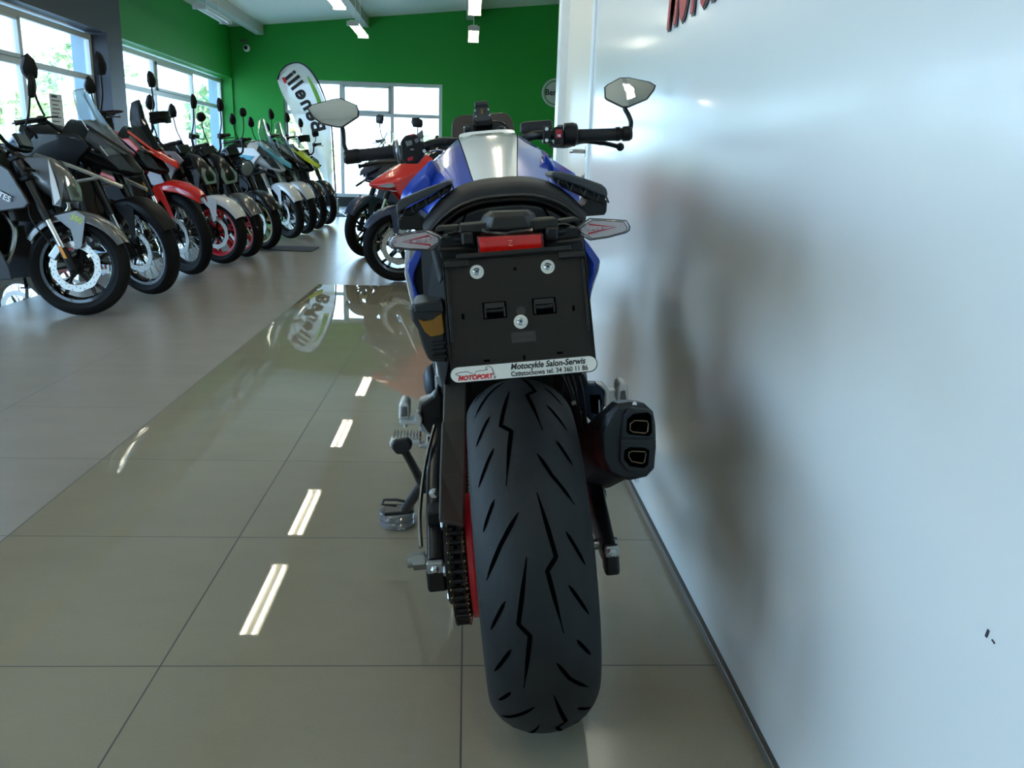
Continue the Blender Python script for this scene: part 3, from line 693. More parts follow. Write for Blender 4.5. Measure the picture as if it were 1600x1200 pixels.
    if hd == 'naked':
        hx = g('hx', -.17); hz = g('hz', .86)+T_
        o = body(root, 'headlight_cowl', [(hx+.13, hz-.08, .07, .05), (hx+.10, hz-.05, .10, .09), (hx+.02, hz, .115, .12), (hx-.08, hz+.04, .09, .11)], g('cowl', body_m), 2.8, .6); front.append(o)
        q = MB(); q.prism([(hx+.135, -.07, hz-.13), (hx+.135, .07, hz-.13), (hx+.12, .095, hz-.05), (hx+.09, .06, hz+.02), (hx+.09, -.06, hz+.02), (hx+.12, -.095, hz-.05)], (.012, 0, .004)); q.build('headlight', LENS, o, smooth=0, bevel=.006)
        panel(o, 'cowl_wing', [(hx-.12, hz+.11), (hx+.02, hz+.12), (hx+.12, hz-.03), (hx+.10, hz-.17), (hx+.05, hz-.16), (hx+.04, hz-.05)], .115, .008, g('cowl', body_m), lean=-.02)
    elif hd == 'round':
        hx = -.13; hz = .87+T_
        q = MB(); q.lathe([(.03, -.11), (.07, -.08), (.088, -.02), (.09, .02), (.084, .03)], (hx, 0, hz), (1, 0, -.12), 28); o = q.build('headlight_shell', g('cowl', BLK), root); front.append(o)
        MB().lathe([(.082, .028), (.07, .042), (.03, .05)], (hx, 0, hz), (1, 0, -.12), 28).build('headlight', LENS, o)
        MB().lathe([(.081, .024), (.091, .024), (.091, .036), (.081, .036)], (hx, 0, hz), (1, 0, -.12), 28, loop=True).build('headlight_ring', CHR, o)
    elif hd == 'adv':
        q0 = g('nose', 0)
        o = body(root, 'front_fairing', [(.03+q0, .74+T_, .03, .025), (-.03+q0, .77+T_, .09, .07), (-.13+q0*.8, .84+T_, .15, .12), (-.28+q0*.5, .91+T_, .19, .15), (-.42, .94+T_, .19, .14)], g('cowl', body_m), 2.4, .5)
        for s in (-1, 1):
            q = MB(); q.prism([(.01+q0, s*.055, .73+T_), (-.07+q0, s*.135, .745+T_), (-.26+q0*.6, s*.19, .93+T_), (-.24+q0*.6, s*.165, 1.0+T_), (-.08+q0, s*.09, .85+T_)], (.012, s*.012, .004)); q.build('headlight', HLD, o, smooth=0, bevel=.004)
            q = MB(); q.prism([(-.0+q0, s*.06, .86+T_), (-.24+q0*.6, s*.185, 1.03+T_), (-.24+q0*.6, s*.19, 1.01+T_), (-.0+q0, s*.07, .84+T_)], (0, s*.008, 0)); q.build('trim_strip', acc, o, smooth=0)
        if g('beak', True):
            q = MB(); q.loft([[Vector((x+q0, y*w, z)) for y, z in ((-1, zc_-.02), (-.6, zc_+.015), (0, zc_+.03), (.6, zc_+.015), (1, zc_-.02), (0, zc_-.03))] for x, w, zc_ in ((.12, .02, .78+T_), (.06, .06, .81+T_), (-.04, .10, .87+T_), (-.16, .13, .96+T_))]); q.build('beak', acc, root)
    elif hd == 'sport':
        o = body(root, 'front_fairing', [(.24, .80, .03, .02), (.18, .81, .09, .05), (.04, .85, .16, .10), (-.16, .92, .20, .13), (-.36, .95, .20, .10)], body_m, 2.4, .6)
        for s in (-1, 1):
            q = MB(); q.prism([(.20, s*.06, .79), (.11, s*.14, .79), (.0, s*.175, .82), (.10, s*.13, .825)], (.012, s*.012, .004)); q.build('headlight', LENS, o, smooth=0, bevel=.004)
    if g('screen'):
        a = g('screen'); screen(root, a[0], a[1]+T_, a[2], a[3]+T_, a[4], a[5], a[6])
    if g('turn', True):
        for s in (-1, 1):
            q = MB(); q.tube([(-.18, s*.1, .86+T_), (-.17, s*.17, .86+T_)], .008, 6); q.ball((-.17, s*.205, .86+T_), .02, 10, 6, (1, 1.7, .8)); q.build('turn_signal', g('turnm', BLK), root)
    # ---- tank, shrouds, seat, tail
    tk = body(root, 'fuel_tank', [(-.44, .93+T_*.7, .10, .07), (-.50, .95+T_*.7, .16, .12), (-.62, .97+T_*.6, .185, .13), (-.78, .93+T_*.5, .16, .11), (-.92, .87+T_*.5, .10, .07)], g('tank', body_m), 2.5, .6, 24)
    q = MB(); q.lathe([(.045, 0), (.045, .01), (.03, .014)], (-.58, 0, 1.075+T_*.65), (.1, 0, 1), 20); q.build('filler_cap', DKM, tk)
    sh = g('shroud', [(-.22, .92), (-.30, 1.0), (-.56, 1.0), (-.72, .86), (-.62, .74), (-.44, .66), (-.36, .72), (-.30, .84)])
    if sh: panel(root, 'tank_shroud', [(x, z+T_*.7) for x, z in sh], .165, .02, g('shroudm', body_m), lean=.02, bevel=.008)
    sh2 = g('shroud2')
    if sh2: panel(root, 'side_accent', [(x, z+T_*.7) for x, z in sh2], .187, .012, g('shroud2m', acc), lean=.012, bevel=.005)
    body(root, 'seat', [(-.86, .86+T_*.5, .08, .04), (-.98, .83+T_*.4, .13, .05), (-1.15, .85+T_*.4, .14, .05), (-1.3, .93+T_*.4, .12, .045), (-1.55, .95+T_*.4, .09, .035)], SEAT, 3)
    body(root, 'tail', [(-1.0, .77+T_*.4, .11, .05), (-1.25, .84+T_*.4, .12, .06), (-1.5, .90+T_*.4, .09, .045), (-1.68, .93+T_*.4, .05, .02)], g('tail', body_m), 3)
    # ---- engine, frame, exhaust
    en = MB(); en.box((-.66, 0, .50), (.34, .30, .26), (0, .15, 0)); e_ = en.build('engine', ENG, root, smooth=0, bevel=.03)
    q = MB(); q.box((-.52, 0, .68), (.20, .24, .22), (0, -.35, 0))
    q.build('cylinder', DKM, e_, smooth=0, bevel=.012)
    for s in (-1, 1): MB().lathe([(.10, 0), (.10, .03), (.06, .045)], (-.70, s*.15, .47), (0, s, 0), 28).build('engine_cover', DKM, e_)
    rd = MB(); rd.box((-.33, 0, .70), (.035, .32, .28), (0, -.25, 0)); rd.build('radiator', mat('radiator_black', (20, 20, 22), .6, bump=(400, 1)), root, smooth=0, bevel=.006)
    for s in (-1, 1):
        q = MB(); q.tube([(-.40, s*.06, .98+T_), (-.62, s*.15, .78), (-.92, s*.15, .60), (-.98, s*.13, .34)], .02, 8); q.tube([(-.42, s*.05, .84), (-.44, s*.12, .55), (-.56, s*.13, .36)], .014, 8)
        q.build('frame_rail', g('frame', BLK), root)
        q = MB(); q.tube([(-.95, s*.11, .42), (-1.2, s*.12, .37), (-wb, s*.11, .31)], [.028, .026, .022], 8); q.build('swingarm', DKM, root)
        q = MB(); q.bar((-.93, s*.14, .33), (-.93, s*.26, .32), .011); q.build('foot_peg', ALU, root)
    ex = MB(); ex.tube(smooth_path([(-.44, -.05, .64), (-.35, -.06, .50), (-.42, -.09, .30), (-.66, -.13, .24), (-.95, -.15, .27)], 5), .02, 10); ex.build('exhaust_header', mat('steel'), root)
    ex = MB(); ex.tube([(-.95, -.16, .27), (-1.02, -.18, .32), (-1.36, -.21, .5)], [.03, .055, .05], 14); ex.build('muffler', DKM, root)
    if g('belly'): panel(root, 'belly_pan', g('belly'), .14, .015, g('bellym', body_m), lean=.05)
    wheel(root, 'rear_wheel', -wb, .31, .16, g('wheel', 'cast'), rim, (-1,), spokes=g('spokes', 5))
    q = MB(); rows = []
    for k in range(9):
        a = rad(40+k*12); rows.append([Vector((-wb+cos(a)*.335, y, .31+sin(a)*.335+z)) for y, z in ((-.09, -.02), (-.06, .004), (.06, .004), (.09, -.02))])
    q.loft(rows, cap=False, closed=False); q.build('rear_fender', BLK, root, solid=.004)
    q = MB(); q.tube([(-.92, .12, .28), (-.95, .24, .02-.0)], .012, 8); q.box((-.955, .25, .012), (.07, .05, .012)); q.build('side_stand', BLK, root)
    if g('crash'):
        for s in (-1, 1):
            q = MB(); q.tube(smooth_path([(-.60, s*.16, .60+T_), (-.55, s*.20, .72+T_), (-.44, s*.235, .765+T_), (-.34, s*.24, .755+T_), (-.02, s*.20, .63+T_)], 5), .0135, 10)
            q.tube([(-.50, s*.20, .62+T_), (-.16, s*.225, .685+T_)], .0115, 8); q.tube(smooth_path([(-.48, s*.19, .60+T_), (-.38, s*.22, .52+T_), (-.40, s*.21, .45+T_), (-.56, s*.17, .36+T_)], 5), .0135, 10); q.build('crash_bar', g('crash'), root)
    for o in front: o.matrix_basis = st @ o.matrix_basis
    if g('extra'): g('extra')(root, st)
    # parked on its side stand
    root.location = p['at']; root.rotation_euler = Matrix.Rotation(rad(p['yaw']), 3, 'Z').to_euler()
    root.matrix_world = Matrix.Translation(Vector(p['at'])) @ Matrix.Rotation(rad(p['yaw']), 4, 'Z') @ Matrix.Rotation(rad(g('lean', -4)), 4, 'X')
    return root

HLD = mat('headlight_smoked', (62, 66, 72), .06, .3, coat=.6)
GREY = mat('paint_grey', (104, 104, 104), .3, .5, coat=.5); GREYM = mat('paint_matt_grey', (70, 72, 76), .45, .4); BLKP = mat('paint_black', (10, 10, 12), .3, spec=.3, coat=.35)
REDP = mat('paint_red', (214, 34, 26), .25, coat=.6); WHTP = mat('paint_white', (224, 224, 226), .25, coat=.6); REDR = mat('rim_red', (214, 20, 38), .3, coat=.4)
GOLD = mat('rim_bronze', (150, 132, 98), .35, .8); YEL = mat('decal_yellow', (196, 214, 30), .4); CYAN = mat('decal_cyan', (90, 180, 205), .4); SILV = mat('paint_silver', (150, 150, 156), .3, .6)
NAVY = mat('paint_navy', (38, 50, 78), .35, coat=.4)
def decal(root, body_, size, x, y, z, m, rx=pi/2, rot=0, name='decal'):
    return text_mesh(name, body_, size, (x, y, z), (pi/2, rot, 0), m, root, extrude=.0006, bold=.001)
def x1(root, st):
    o = decal(root, 'ZONTES', .048, -.36, -.207, .725, WHTP, rot=.45)
    q = MB(); q.prism([(-.10, -.118, .93), (-.06, -.122, .80), (-.04, -.118, .70), (-.075, -.118, .66), (-.09, -.122, .78)], (0, -.008, 0)); o = q.build('running_light', WHTP, root, smooth=0, bevel=.002); o.matrix_basis = st @ o.matrix_basis
    o = decal(root, '350', .05, .03, -.091, .585, YEL, rot=.4); o.matrix_basis = st @ o.matrix_basis
    decal(root, '350R', .05, -.58, -.215, .24, YEL, rot=.1)
GP = [(130, 493), (224, 463), (285, 432), (343, 413), (376, 403), (407, 390.5), (446, 374), (468, 366.5), (486, 359), (504, 351.5)]
def gnd(i): q = at_z(*GP[i]); return (q.x, q.y, .002)
BIKES = [
 dict(label='nearest motorcycle of the left row, naked roadster with matt grey fender and headlight cowl', body=GREYM, cowl=GREY, fender=GREY, rim=GLB, at=gnd(0), yaw=-3, steer=4, holes=True, wf=.12, spokes=5, mirror='pointed', mirs=1.1,
      mirh=.2, barz=.16, hz=.82, hx=-.14, caliper=ALU, belly=[(-.44, .54), (-.34, .30), (-.33, .22), (-.86, .17), (-.86, .34), (-.62, .50)], bellym=GREYM, shroud=[(-.48, .98), (-.28, .86), (-.18, .67), (-.21, .64), (-.46, .60), (-.62, .76)], shroudm=mat('paint_slate', (58, 62, 68), .28, .4, coat=.5), reft=.13, extra=x1, tank=GREYM),
 dict(label='black adventure motorcycle with tall clear windscreen and silver crash bars, second in the left row', body=BLKP, fender=BLK, R=.33, wf=.11, wheel='spoke', rim=GLB, tall=.12, head='adv', cowl=BLKP, accent=DKM, holes=True,
      screen=(-.02, .86, -.33, 1.27, .17, .11, CLEAR), crash=BARS, at=gnd(1), yaw=-2, steer=-29, mirror='pointed', mirs=1.2, mirh=.26, guards=True, split=.34, beak=False, reft=.1, reflector=False, caliper=DKM),
 dict(label='red adventure motorcycle with red high fender and dark screen, third in the left row', body=REDP, cowl=BLKP, fender=REDP, R=.345, wf=.10, wheel='spoke', rim=BLK, tall=.12, head='adv', fstyle='high', accent=REDP,
      nose=-.12, screen=(-.14, .90, -.30, 1.27, .13, .08, SMOKE), at=gnd(2), yaw=-6, steer=-33, guards='shell', mirh=.26, split=.44, shroudm=REDP, tail=BLKP, reft=.55),
 dict(label='naked motorcycle with white front fender and red wheels, fourth in the left row', body=SILV, cowl=BLKP, fender=WHTP, rim=REDR, at=gnd(3), yaw=-5, steer=-21, tank=BLKP, mirh=.25, spokes=6, split=.28, barz=.16),
 dict(label='naked motorcycle with dark grey front fender and red wheels, fifth in the left row', body=BLKP, cowl=BLKP, fender=GREY, rim=REDR, at=gnd(4), yaw=-8, steer=-33, mirh=.24, spokes=6, split=.28, barz=.16),
 dict(label='dark retro motorcycle with bronze wheel and round mirrors, sixth in the left row', body=BLKP, cowl=BLK, fender=BLKP, rim=GOLD, head='round', at=gnd(5), yaw=-10, steer=-30, mirror='round', mirh=.24, spokes=7, split=.3, barz=.15),
 dict(label='white adventure motorcycle with pale blue stripe and clear windscreen, seventh in the left row', body=WHTP, fender=WHTP, bracket=WHTP, R=.33, wf=.11, wheel='spoke', rim=BLK, tall=.11, head='adv', cowl=WHTP, accent=CYAN, fork=ALU, slider=CHR, foot=ALU,
      nose=-.04, screen=(-.05, .88, -.28, 1.32, .14, .09, CLEAR), at=gnd(6), yaw=-15, steer=-32, guards=True, guardm=ALU, mirh=.2, crash=BLK, shroud2=[(-.3, .9), (-.5, .92), (-.6, .82), (-.44, .78)], shroud2m=CYAN, tank=BLKP, discs=(-1, 1), caliper=ALU),
 dict(label='adventure motorcycle with pale grey fender and clear windscreen, eighth in the left row', body=WHTP, fender=WHTP, R=.33, wf=.11, wheel='spoke', rim=BLK, tall=.11, head='adv', cowl=BLKP, accent=BLKP, fork=ALU, shroudm=BLKP,
      nose=-.04, screen=(-.05, .88, -.28, 1.32, .14, .09, CLEAR), at=gnd(7), yaw=-17, steer=-32, guards=True, guardm=ALU, mirh=.2, tank=BLKP),
 dict(label='black supermoto style motorcycle with yellow green trim, second last of the left row', body=BLKP, fender=BLKP, R=.33, wf=.10, wheel='spoke', rim=BLK, tall=.1, head='adv', cowl=BLKP, accent=YEL, shroud2=[(-.2, .96), (-.3, 1.02), (-.56, 1.0), (-.6, .94), (-.34, .93)], shroud2m=YEL,
      screen=(-.10, 1.02, -.26, 1.25, .13, .08, CLEAR), at=gnd(8), yaw=-18, steer=-32, guards='shell', mirh=.18),
 dict(label='black motorcycle with red trim and chrome headlight at the far end of the left row', body=BLKP, fender=BLKP, R=.32, wf=.11, rim=BLK, tall=.04, head='round', cowl=CHR, accent=REDP, shroud2=[(-.2, .90), (-.3, .98), (-.56, .98), (-.5, .88)], shroud2m=REDP,
      at=gnd(9), yaw=-20, steer=-32, mirror='wide', mirh=.12, barz=.14),
]
for p in BIKES: make_bike(p)
# motorcycles on the right of the aisle, half hidden by the blue one
s1 = at_z(622, 439); s2 = at_z(572, 401)
make_bike(dict(label='red sport motorcycle with full fairing, half hidden behind the blue motorcycle', group='motorcycles parked on the right of the aisle', body=REDP, cowl=REDP, fender=NAVY, rim=GLB, head='sport', at=(s1.x, s1.y, .002), yaw=198, steer=-6, discs=(-1, 1), holes=True,
    screen=(-.06, .93, -.34, 1.16, .17, .12, SMOKE), shroud=[(.10, .84), (-.2, .98), (-.5, 1.0), (-.72, .84), (-.7, .4), (-.5, .24), (-.34, .26), (-.16, .52), (.06, .76)], shroud2=[(-.2, .62), (-.34, .66), (-.62, .5), (-.5, .36), (-.36, .44)], shroud2m=NAVY,
    mirh=.1, barz=0, clamp=CHR, fork=GLB, turn=False, tall=0, lean=-5, caliper=ALU, foot=CHR))
make_bike(dict(label='dark navy motorcycle with chrome crash bars, behind the red sport motorcycle', group='motorcycles parked on the right of the aisle', body=NAVY, cowl=NAVY, fender=NAVY, rim=GLB, head='adv', at=(s2.x, s2.y, .002), yaw=232, steer=0, crash=CHR, tall=.08, wf=.12,
    screen=(-.10, 1.02, -.26, 1.2, .13, .1, CLEAR), mirror='wide', mirh=.18, turnm=AMB, shroud2=[(-.2, .90), (-.3, .98), (-.5, .96), (-.46, .86)], shroud2m=WHTP))
make_bike(dict(label='dark motorcycle furthest on the right of the aisle, only its mirrors and bars showing', group='motorcycles parked on the right of the aisle', body=BLKP, cowl=BLK, fender=BLK, rim=GLB, head='round', at=(-.15, 11.2, .002), yaw=190, steer=20, tall=.05, mirror='pointed', mirh=.2))
# ------------------------------------------------------------------ the blue and white motorcycle in front
BO = Vector((.158, 1.411, 0)); BPSI, BLAM = .004, .108
BM = Matrix.Translation(BO) @ Matrix.Rotation(-BPSI, 4, 'Z') @ Matrix.Rotation(-BLAM, 4, 'Y')
BI = BM.inverted(); CB = BI @ C0; BR = BI.to_3x3()
def B(x, y, v, dv=0):
    """point of the bike's own space (u right, v forward, w up) seen at photo pixel x, y on the cross plane v"""
    d = BR @ ray(x, y); p = CB + d*((v-CB.y)/d.y); p.y += dv; return p
BL = lambda pts, v: [B(x, y, v) for x, y in pts]
mb = empty('motorcycle'); tag(mb, 'blue and white naked motorcycle seen from behind, its bare number plate holder facing the camera', 'motorcycle', 'motorcycles parked on the right of the aisle')
mb.matrix_world = BM
BLUE = mat('paint_blue', (22, 66, 176), .22, .25, coat=.7); WPNT = mat('paint_white_gloss', (242, 241, 234), .16, coat=.7)
MBK = mat('moulded_black', (30, 29, 26), .5, bump=(900, .25)); SBK = mat('satin_black', (13, 13, 14), .36, spec=.4); CAST = mat('cast_grey', (176, 178, 178), .42, .35); PALU = mat('peg_alloy', (212, 212, 208), .35, .35)
def px(name, m, pts, v, th, parent=mb, bevel=.002, smooth=0, **k):
    """solid plate: outline traced at plane v, given its thickness th forward"""
    b = MB(); q = [B(p[0], p[1], v+(p[2] if len(p) > 2 else 0)) for p in pts]; b.prism(q, (0, th, 0)); return b.build(name, m, parent, smooth=smooth, bevel=bevel, **k)

# rear wheel: tyre with groove shade laid on as dark strips, red rim, sprocket, disc
def tp(s, a, off=0):
    ph = s*1.25; x = sin(ph)/sin(1.25)*.092; r = .312-.055*(1-cos(ph))/(1-cos(1.25))+off
    return Vector((x*(1+off*4), -sin(a)*r, -cos(a)*r))
rw = bpy.data.objects.new('rear_wheel', None); COL.objects.link(rw); rw.parent = mb; rw.location = (0, 0, .312); rw.empty_display_size = .05
def groove(b, path, w0=.0032, w1=.0003):
    P = []; seg = 7
    for (s0, a0), (s1, a1) in zip(path, path[1:]): P += [(s0+(s1-s0)*k/seg, a0+(a1-a0)*k/seg) for k in range(seg)]
    P.append(path[-1]); n = len(P); L_ = []; R_ = []
    for i, (s, a) in enumerate(P):
        s0, a0 = P[max(i-1, 0)]; s1, a1 = P[min(i+1, n-1)]; d = Vector(((s1-s0)*.115, (a1-a0)*.3)); d.normalize(); nn = Vector((-d.y, d.x))
        t = i/(n-1); w = w1+(w0-w1)*min(1, sin(pi*min(t*1.0+.02, .98))*1.8)
        L_.append(tp(s+nn.x*w/.115, a+nn.y*w/.3, .0007)); R_.append(tp(s-nn.x*w/.115, a-nn.y*w/.3, .0007))
    L_ = [b.V(p) for p in L_]; R_ = [b.V(p) for p in R_]
    for i in range(n-1): b.face([L_[i], L_[i+1], R_[i+1], R_[i]])
b = MB(); rings = []
for k in range(144):
    a = 2*pi*k/144; r = [tp(i/12, a) for i in range(-12, 13)]
    for s in (1, -1):
        side = [(.0925, .25), (.090, .240), (.082, .228), (.07, .216)]
        sd = [Vector((s*x, -sin(a)*q, -cos(a)*q)) for x, q in side]
        r = r+sd if s == 1 else list(reversed(sd))+r
    rings.append(r)
b.loft(rings, loop=True)
b.mi = 1; PER = 2*pi/6
GR = [[(-.117, 1.988), (-.292, 1.671), (-.158, 1.611), (-.292, 1.295)], [(.083, 2.289), (.242, 1.976), (.117, 1.916), (.258, 1.603)], [(-.167, 2.2), (-.45, 2.05), (-.725, 1.88)],
      [(-.442, 1.783), (-.725, 1.611)], [(-.417, 1.531), (-.733, 1.339)], [(-.475, 1.239), (-.708, 1.086)], [(.408, 2.092), (.675, 1.916)], [(.375, 1.835), (.667, 1.655)], [(.433, 1.547), (.658, 1.411)], [(.142, 1.452), (.3, 1.331), (.6, 1.18)]]
for k in range(6):
    for j, pth in enumerate(GR): groove(b, [(s, a+k*PER) for s, a in pth], .0034 if j < 3 else .0030)
def tyre_mat():
    M = bpy.data.materials.new('big_tyre_rubber'); M.use_nodes = True; n = M.node_tree; p = n.nodes['Principled BSDF']
    t = n.nodes.new('ShaderNodeTexCoord'); z = n.nodes.new('ShaderNodeTexNoise'); z.inputs['Scale'].default_value = 14; z.inputs['Detail'].default_value = 8
    r = n.nodes.new('ShaderNodeValToRGB'); r.color_ramp.elements[0].position = .3; r.color_ramp.elements[1].position = .75
    r.color_ramp.elements[0].color = (*lin((18, 20, 21)), 1); r.color_ramp.elements[1].color = (*lin((29, 31, 32)), 1)
    n.links.new(t.outputs['Object'], z.inputs[0]); n.links.new(z.outputs[0], r.inputs[0]); n.links.new(r.outputs[0], p.inputs['Base Color'])
    p.inputs['Roughness'].default_value = .6; p.inputs['Specular IOR Level'].default_value = .35
    w = n.nodes.new('ShaderNodeTexNoise'); w.inputs['Scale'].default_value = 500; bn = n.nodes.new('ShaderNodeBump'); bn.inputs['Strength'].default_value = .25; bn.inputs['Distance'].default_value = .001
    n.links.new(t.outputs['Object'], w.inputs[0]); n.links.new(w.outputs[0], bn.inputs['Height']); n.links.new(bn.outputs[0], p.inputs['Normal'])
    return M
b.build('tyre', [tyre_mat(), HOLE], rw, smooth=40)
REDW = mat('rim_crimson', (196, 16, 40), .28, coat=.4)
b = MB(); b.lathe([(.228, -.086), (.228, -.078), (.212, -.07), (.19, -.02), (.19, .02), (.212, .07), (.228, .078), (.228, .086), (.205, .076), (.178, .02), (.178, -.02), (.205, -.076)], (0, 0, 0), (1, 0, 0), 64, loop=True)
for k in range(10):
    a = 2*pi*k/10; b.tube([(0, cos(a)*.04, sin(a)*.04), (0, cos(a+.15)*.185, sin(a+.15)*.185)], [.016, .011], 6)
b.lathe([(.05, -.06), (.05, .06)], (0, 0, 0), (1, 0, 0), 24); b.build('rim', REDW, rw)
MB().lathe([(.02, -.112), (.106, -.112), (.112, -.109), (.112, -.100), (.09, -.09), (.05, -.06), (.02, -.06)], (0, 0, 0), (1, 0, 0), 48).build('hub_flange', REDW, rw)
MB().lathe([(.05, .096), (.11, .096), (.11, .101), (.05, .101)], (0, 0, 0), (1, 0, 0), 48, loop=True).build('brake_disc', DISC, rw)
b = MB(); n = 46*2
def sp_ring(x): return [Vector((x, cos(2*pi*k/n)*(.117 if k % 2 else .109), sin(2*pi*k/n)*(.117 if k % 2 else .109))) for k in range(n)]
b.loft([sp_ring(-.1310), sp_ring(-.1250)]); b.build('sprocket', DKM, rw)
for k in range(5):
    a = 2*pi*k/5+.5; q = MB(); q.lathe([(.009, -.155), (.011, -.152), (.011, -.134)], (0, cos(a)*.07, sin(a)*.07), (1, 0, 0), 6); q.build('sprocket_nut', ALU, rw)
MB().lathe([(.04, -.150), (.085, -.150), (.085, -.134), (.04, -.134)], (0, 0, 0), (1, 0, 0), 30, loop=True).build('sprocket_carrier', SBK, rw)
# chain, every link, around the sprocket and forward to the engine
def chain_path():
    P = []; r1, r2 = .117, .042; c1, c2 = Vector((0, 0, .312)), Vector((0, .56, .37))
    d = (c2-c1); L_ = d.length; al = math.asin((r1-r2)/L_); base = math.atan2(d.z, d.y)
    def pt(c, r, t): return Vector((0, c.y+cos(t)*r, c.z+sin(t)*r))
    t_top, t_bot = base+pi/2-al*-1*-1, base-pi/2+al
    t_top = base+pi/2-al; 
    for k in range(61): P.append(pt(c1, r1, t_top+(2*pi-(t_top-t_bot))*k/60))
    for k in range(21): P.append(pt(c2, r2, t_bot+(t_top-t_bot)*k/20))
    return P
cp = chain_path(); cum = [0]
for a, c in zip(cp, cp[1:]+[cp[0]]): cum.append(cum[-1]+(c-a).length)
tot = cum[-1]; nl = int(tot/.0159)//2*2
def at_len(s):
    s %= tot
    for i in range(len(cp)):
        if cum[i+1] >= s: return cp[i].lerp(cp[(i+1) % len(cp)], (s-cum[i])/max(1e-9, cum[i+1]-cum[i]))
b = MB(); pins = [at_len(tot*k/nl) for k in range(nl)]; CU = -.128
for k in range(nl):
    p, q = pins[k], pins[(k+1) % nl]; d = (q-p); mid = (p+q)/2; ang = math.atan2(d.z, d.y); rot = Matrix.Rotation(ang, 3, 'X'); off = .0118 if k % 2 else .0096
    for s in (-1, 1):
        b.mi = 1; x = CU+s*off
        ol = []
        for cx, r_ in ((-d.length/2, 1), (d.length/2, -1)):
            for t in (-1, 0, 1):
                aa = (pi if cx < 0 else 0)+t*pi/3*(1 if cx > 0 else 1); ol.append(Vector((0, cx+cos(aa)*.0065, sin(aa)*.0065)))
        b.prism([Vector((x-.0008, mid.y, mid.z))+rot @ o for o in ol], (.0016, 0, 0))
    b.mi = 0; b.bar(Vector((CU-.0095, p.y, p.z)), Vector((CU+.0095, p.y, p.z)), .0051, seg=8)
    b.mi = 2; b.bar(Vector((CU-.0145, p.y, p.z)), Vector((CU+.0145, p.y, p.z)), .0024, seg=6)
b.build('chain', [mat('chain_roller', (40, 40, 42), .3, .8), mat('chain_plate', (52, 46, 40), .35, .8), mat('chain_pin', (200, 180, 140), .25, 1)], mb)

# swingarm, axle, adjusters, chain guard
SW = mat('swingarm_black', (28, 28, 30), .28, .5)
def beam(name, u, secs, m, ):
    b = MB(); b.loft([sring((u+du, v, w), hw, hh, 4, 20, x=(1, 0, 0), y=(0, 0, 1)) for du, v, w, hw, hh in secs]); return b.build(name, m, mb, smooth=40)
sl_ = beam('swingarm', -.168, [(0, -.045, .312, .016, .022), (0, .0, .315, .018, .034), (-.002, .08, .335, .020, .040), (0, .2, .375, .022, .045), (.01, .34, .42, .024, .05), (.02, .5, .44, .03, .05)], SW)
sr_ = beam('swingarm', .140, [(0, -.045, .312, .013, .022), (0, .0, .315, .014, .034), (0, .08, .335, .016, .040), (0, .2, .375, .018, .045), (-.002, .34, .42, .02, .05), (-.01, .5, .44, .03, .05)], SW)
tag(sl_, None); 
for o, u, s in ((sl_, -.168, -1), (sr_, .141, 1)):
    q = MB(); q.box((u, -.05, .300), (.036 if s < 0 else .027, .035, .045)); q.build('end_cap', SBK, o, smooth=0, bevel=.006)
    q = MB(); q.box((u, -.068, .328), (.030 if s < 0 else .024, .012, .022)); q.build('adjuster', ALU, o, smooth=0, bevel=.003)
    q = MB(); q.lathe([(.008, 0), (.008, .008), (.004, .012)], (u, -.072, .328), (0, -1, 0), 6); q.build('adjuster_bolt', CHR, o)
q = MB(); q.lathe([(.017, -.212), (.017, -.19)], (0, -.005, .312), (1, 0, 0), 6); q.lathe([(.012, -.222), (.012, -.21)], (0, -.005, .312), (1, 0, 0), 20); q.lathe([(.010, -.19), (.010, .16)], (0, -.005, .312), (1, 0, 0), 16); q.build('rear_axle', mat('axle_zinc', (140, 146, 148), .35, .9), mb)
q = MB(); q.tube(smooth_path([(-.196, -.0, .335), (-.199, .08, .37), (-.19, .2, .42), (-.17, .3, .47)], 6), .004, 8); q.build('protector_rib', mat('steel'), sl_)
q = MB(); q.box((-.168, .06, .372), (.03, .05, .028)); hb_ = q.build('guard_bracket', SBK, sl_, smooth=0, bevel=.004)
MB().lathe([(.007, 0), (.009, .004), (.0, .006)], B(678, 770, .05), (0, -1, .2), 16).build('guard_screw', CHR, sl_)
b = MB(); g1 = [(694, 592, .20), (727, 588, .20)]; secs = [((694, 590), (729, 586), .16), ((692, 657), (728, 655), .08), ((690, 661), (728, 659), .07), ((687, 740), (727, 742), -.05), ((686, 812), (725, 821), -.135)]
rows = [[B(l[0], l[1], v), B(r[0], r[1], v), B(r[0], r[1], v)+Vector((0, .016, -.012)), B(l[0], l[1], v)+Vector((-.002, .016, -.012))] for l, r, v in secs]
b.loft(rows); b.build('chain_guard', mat('guard_brown_black', (56, 53, 47), .5), mb, smooth=0, bevel=.003)

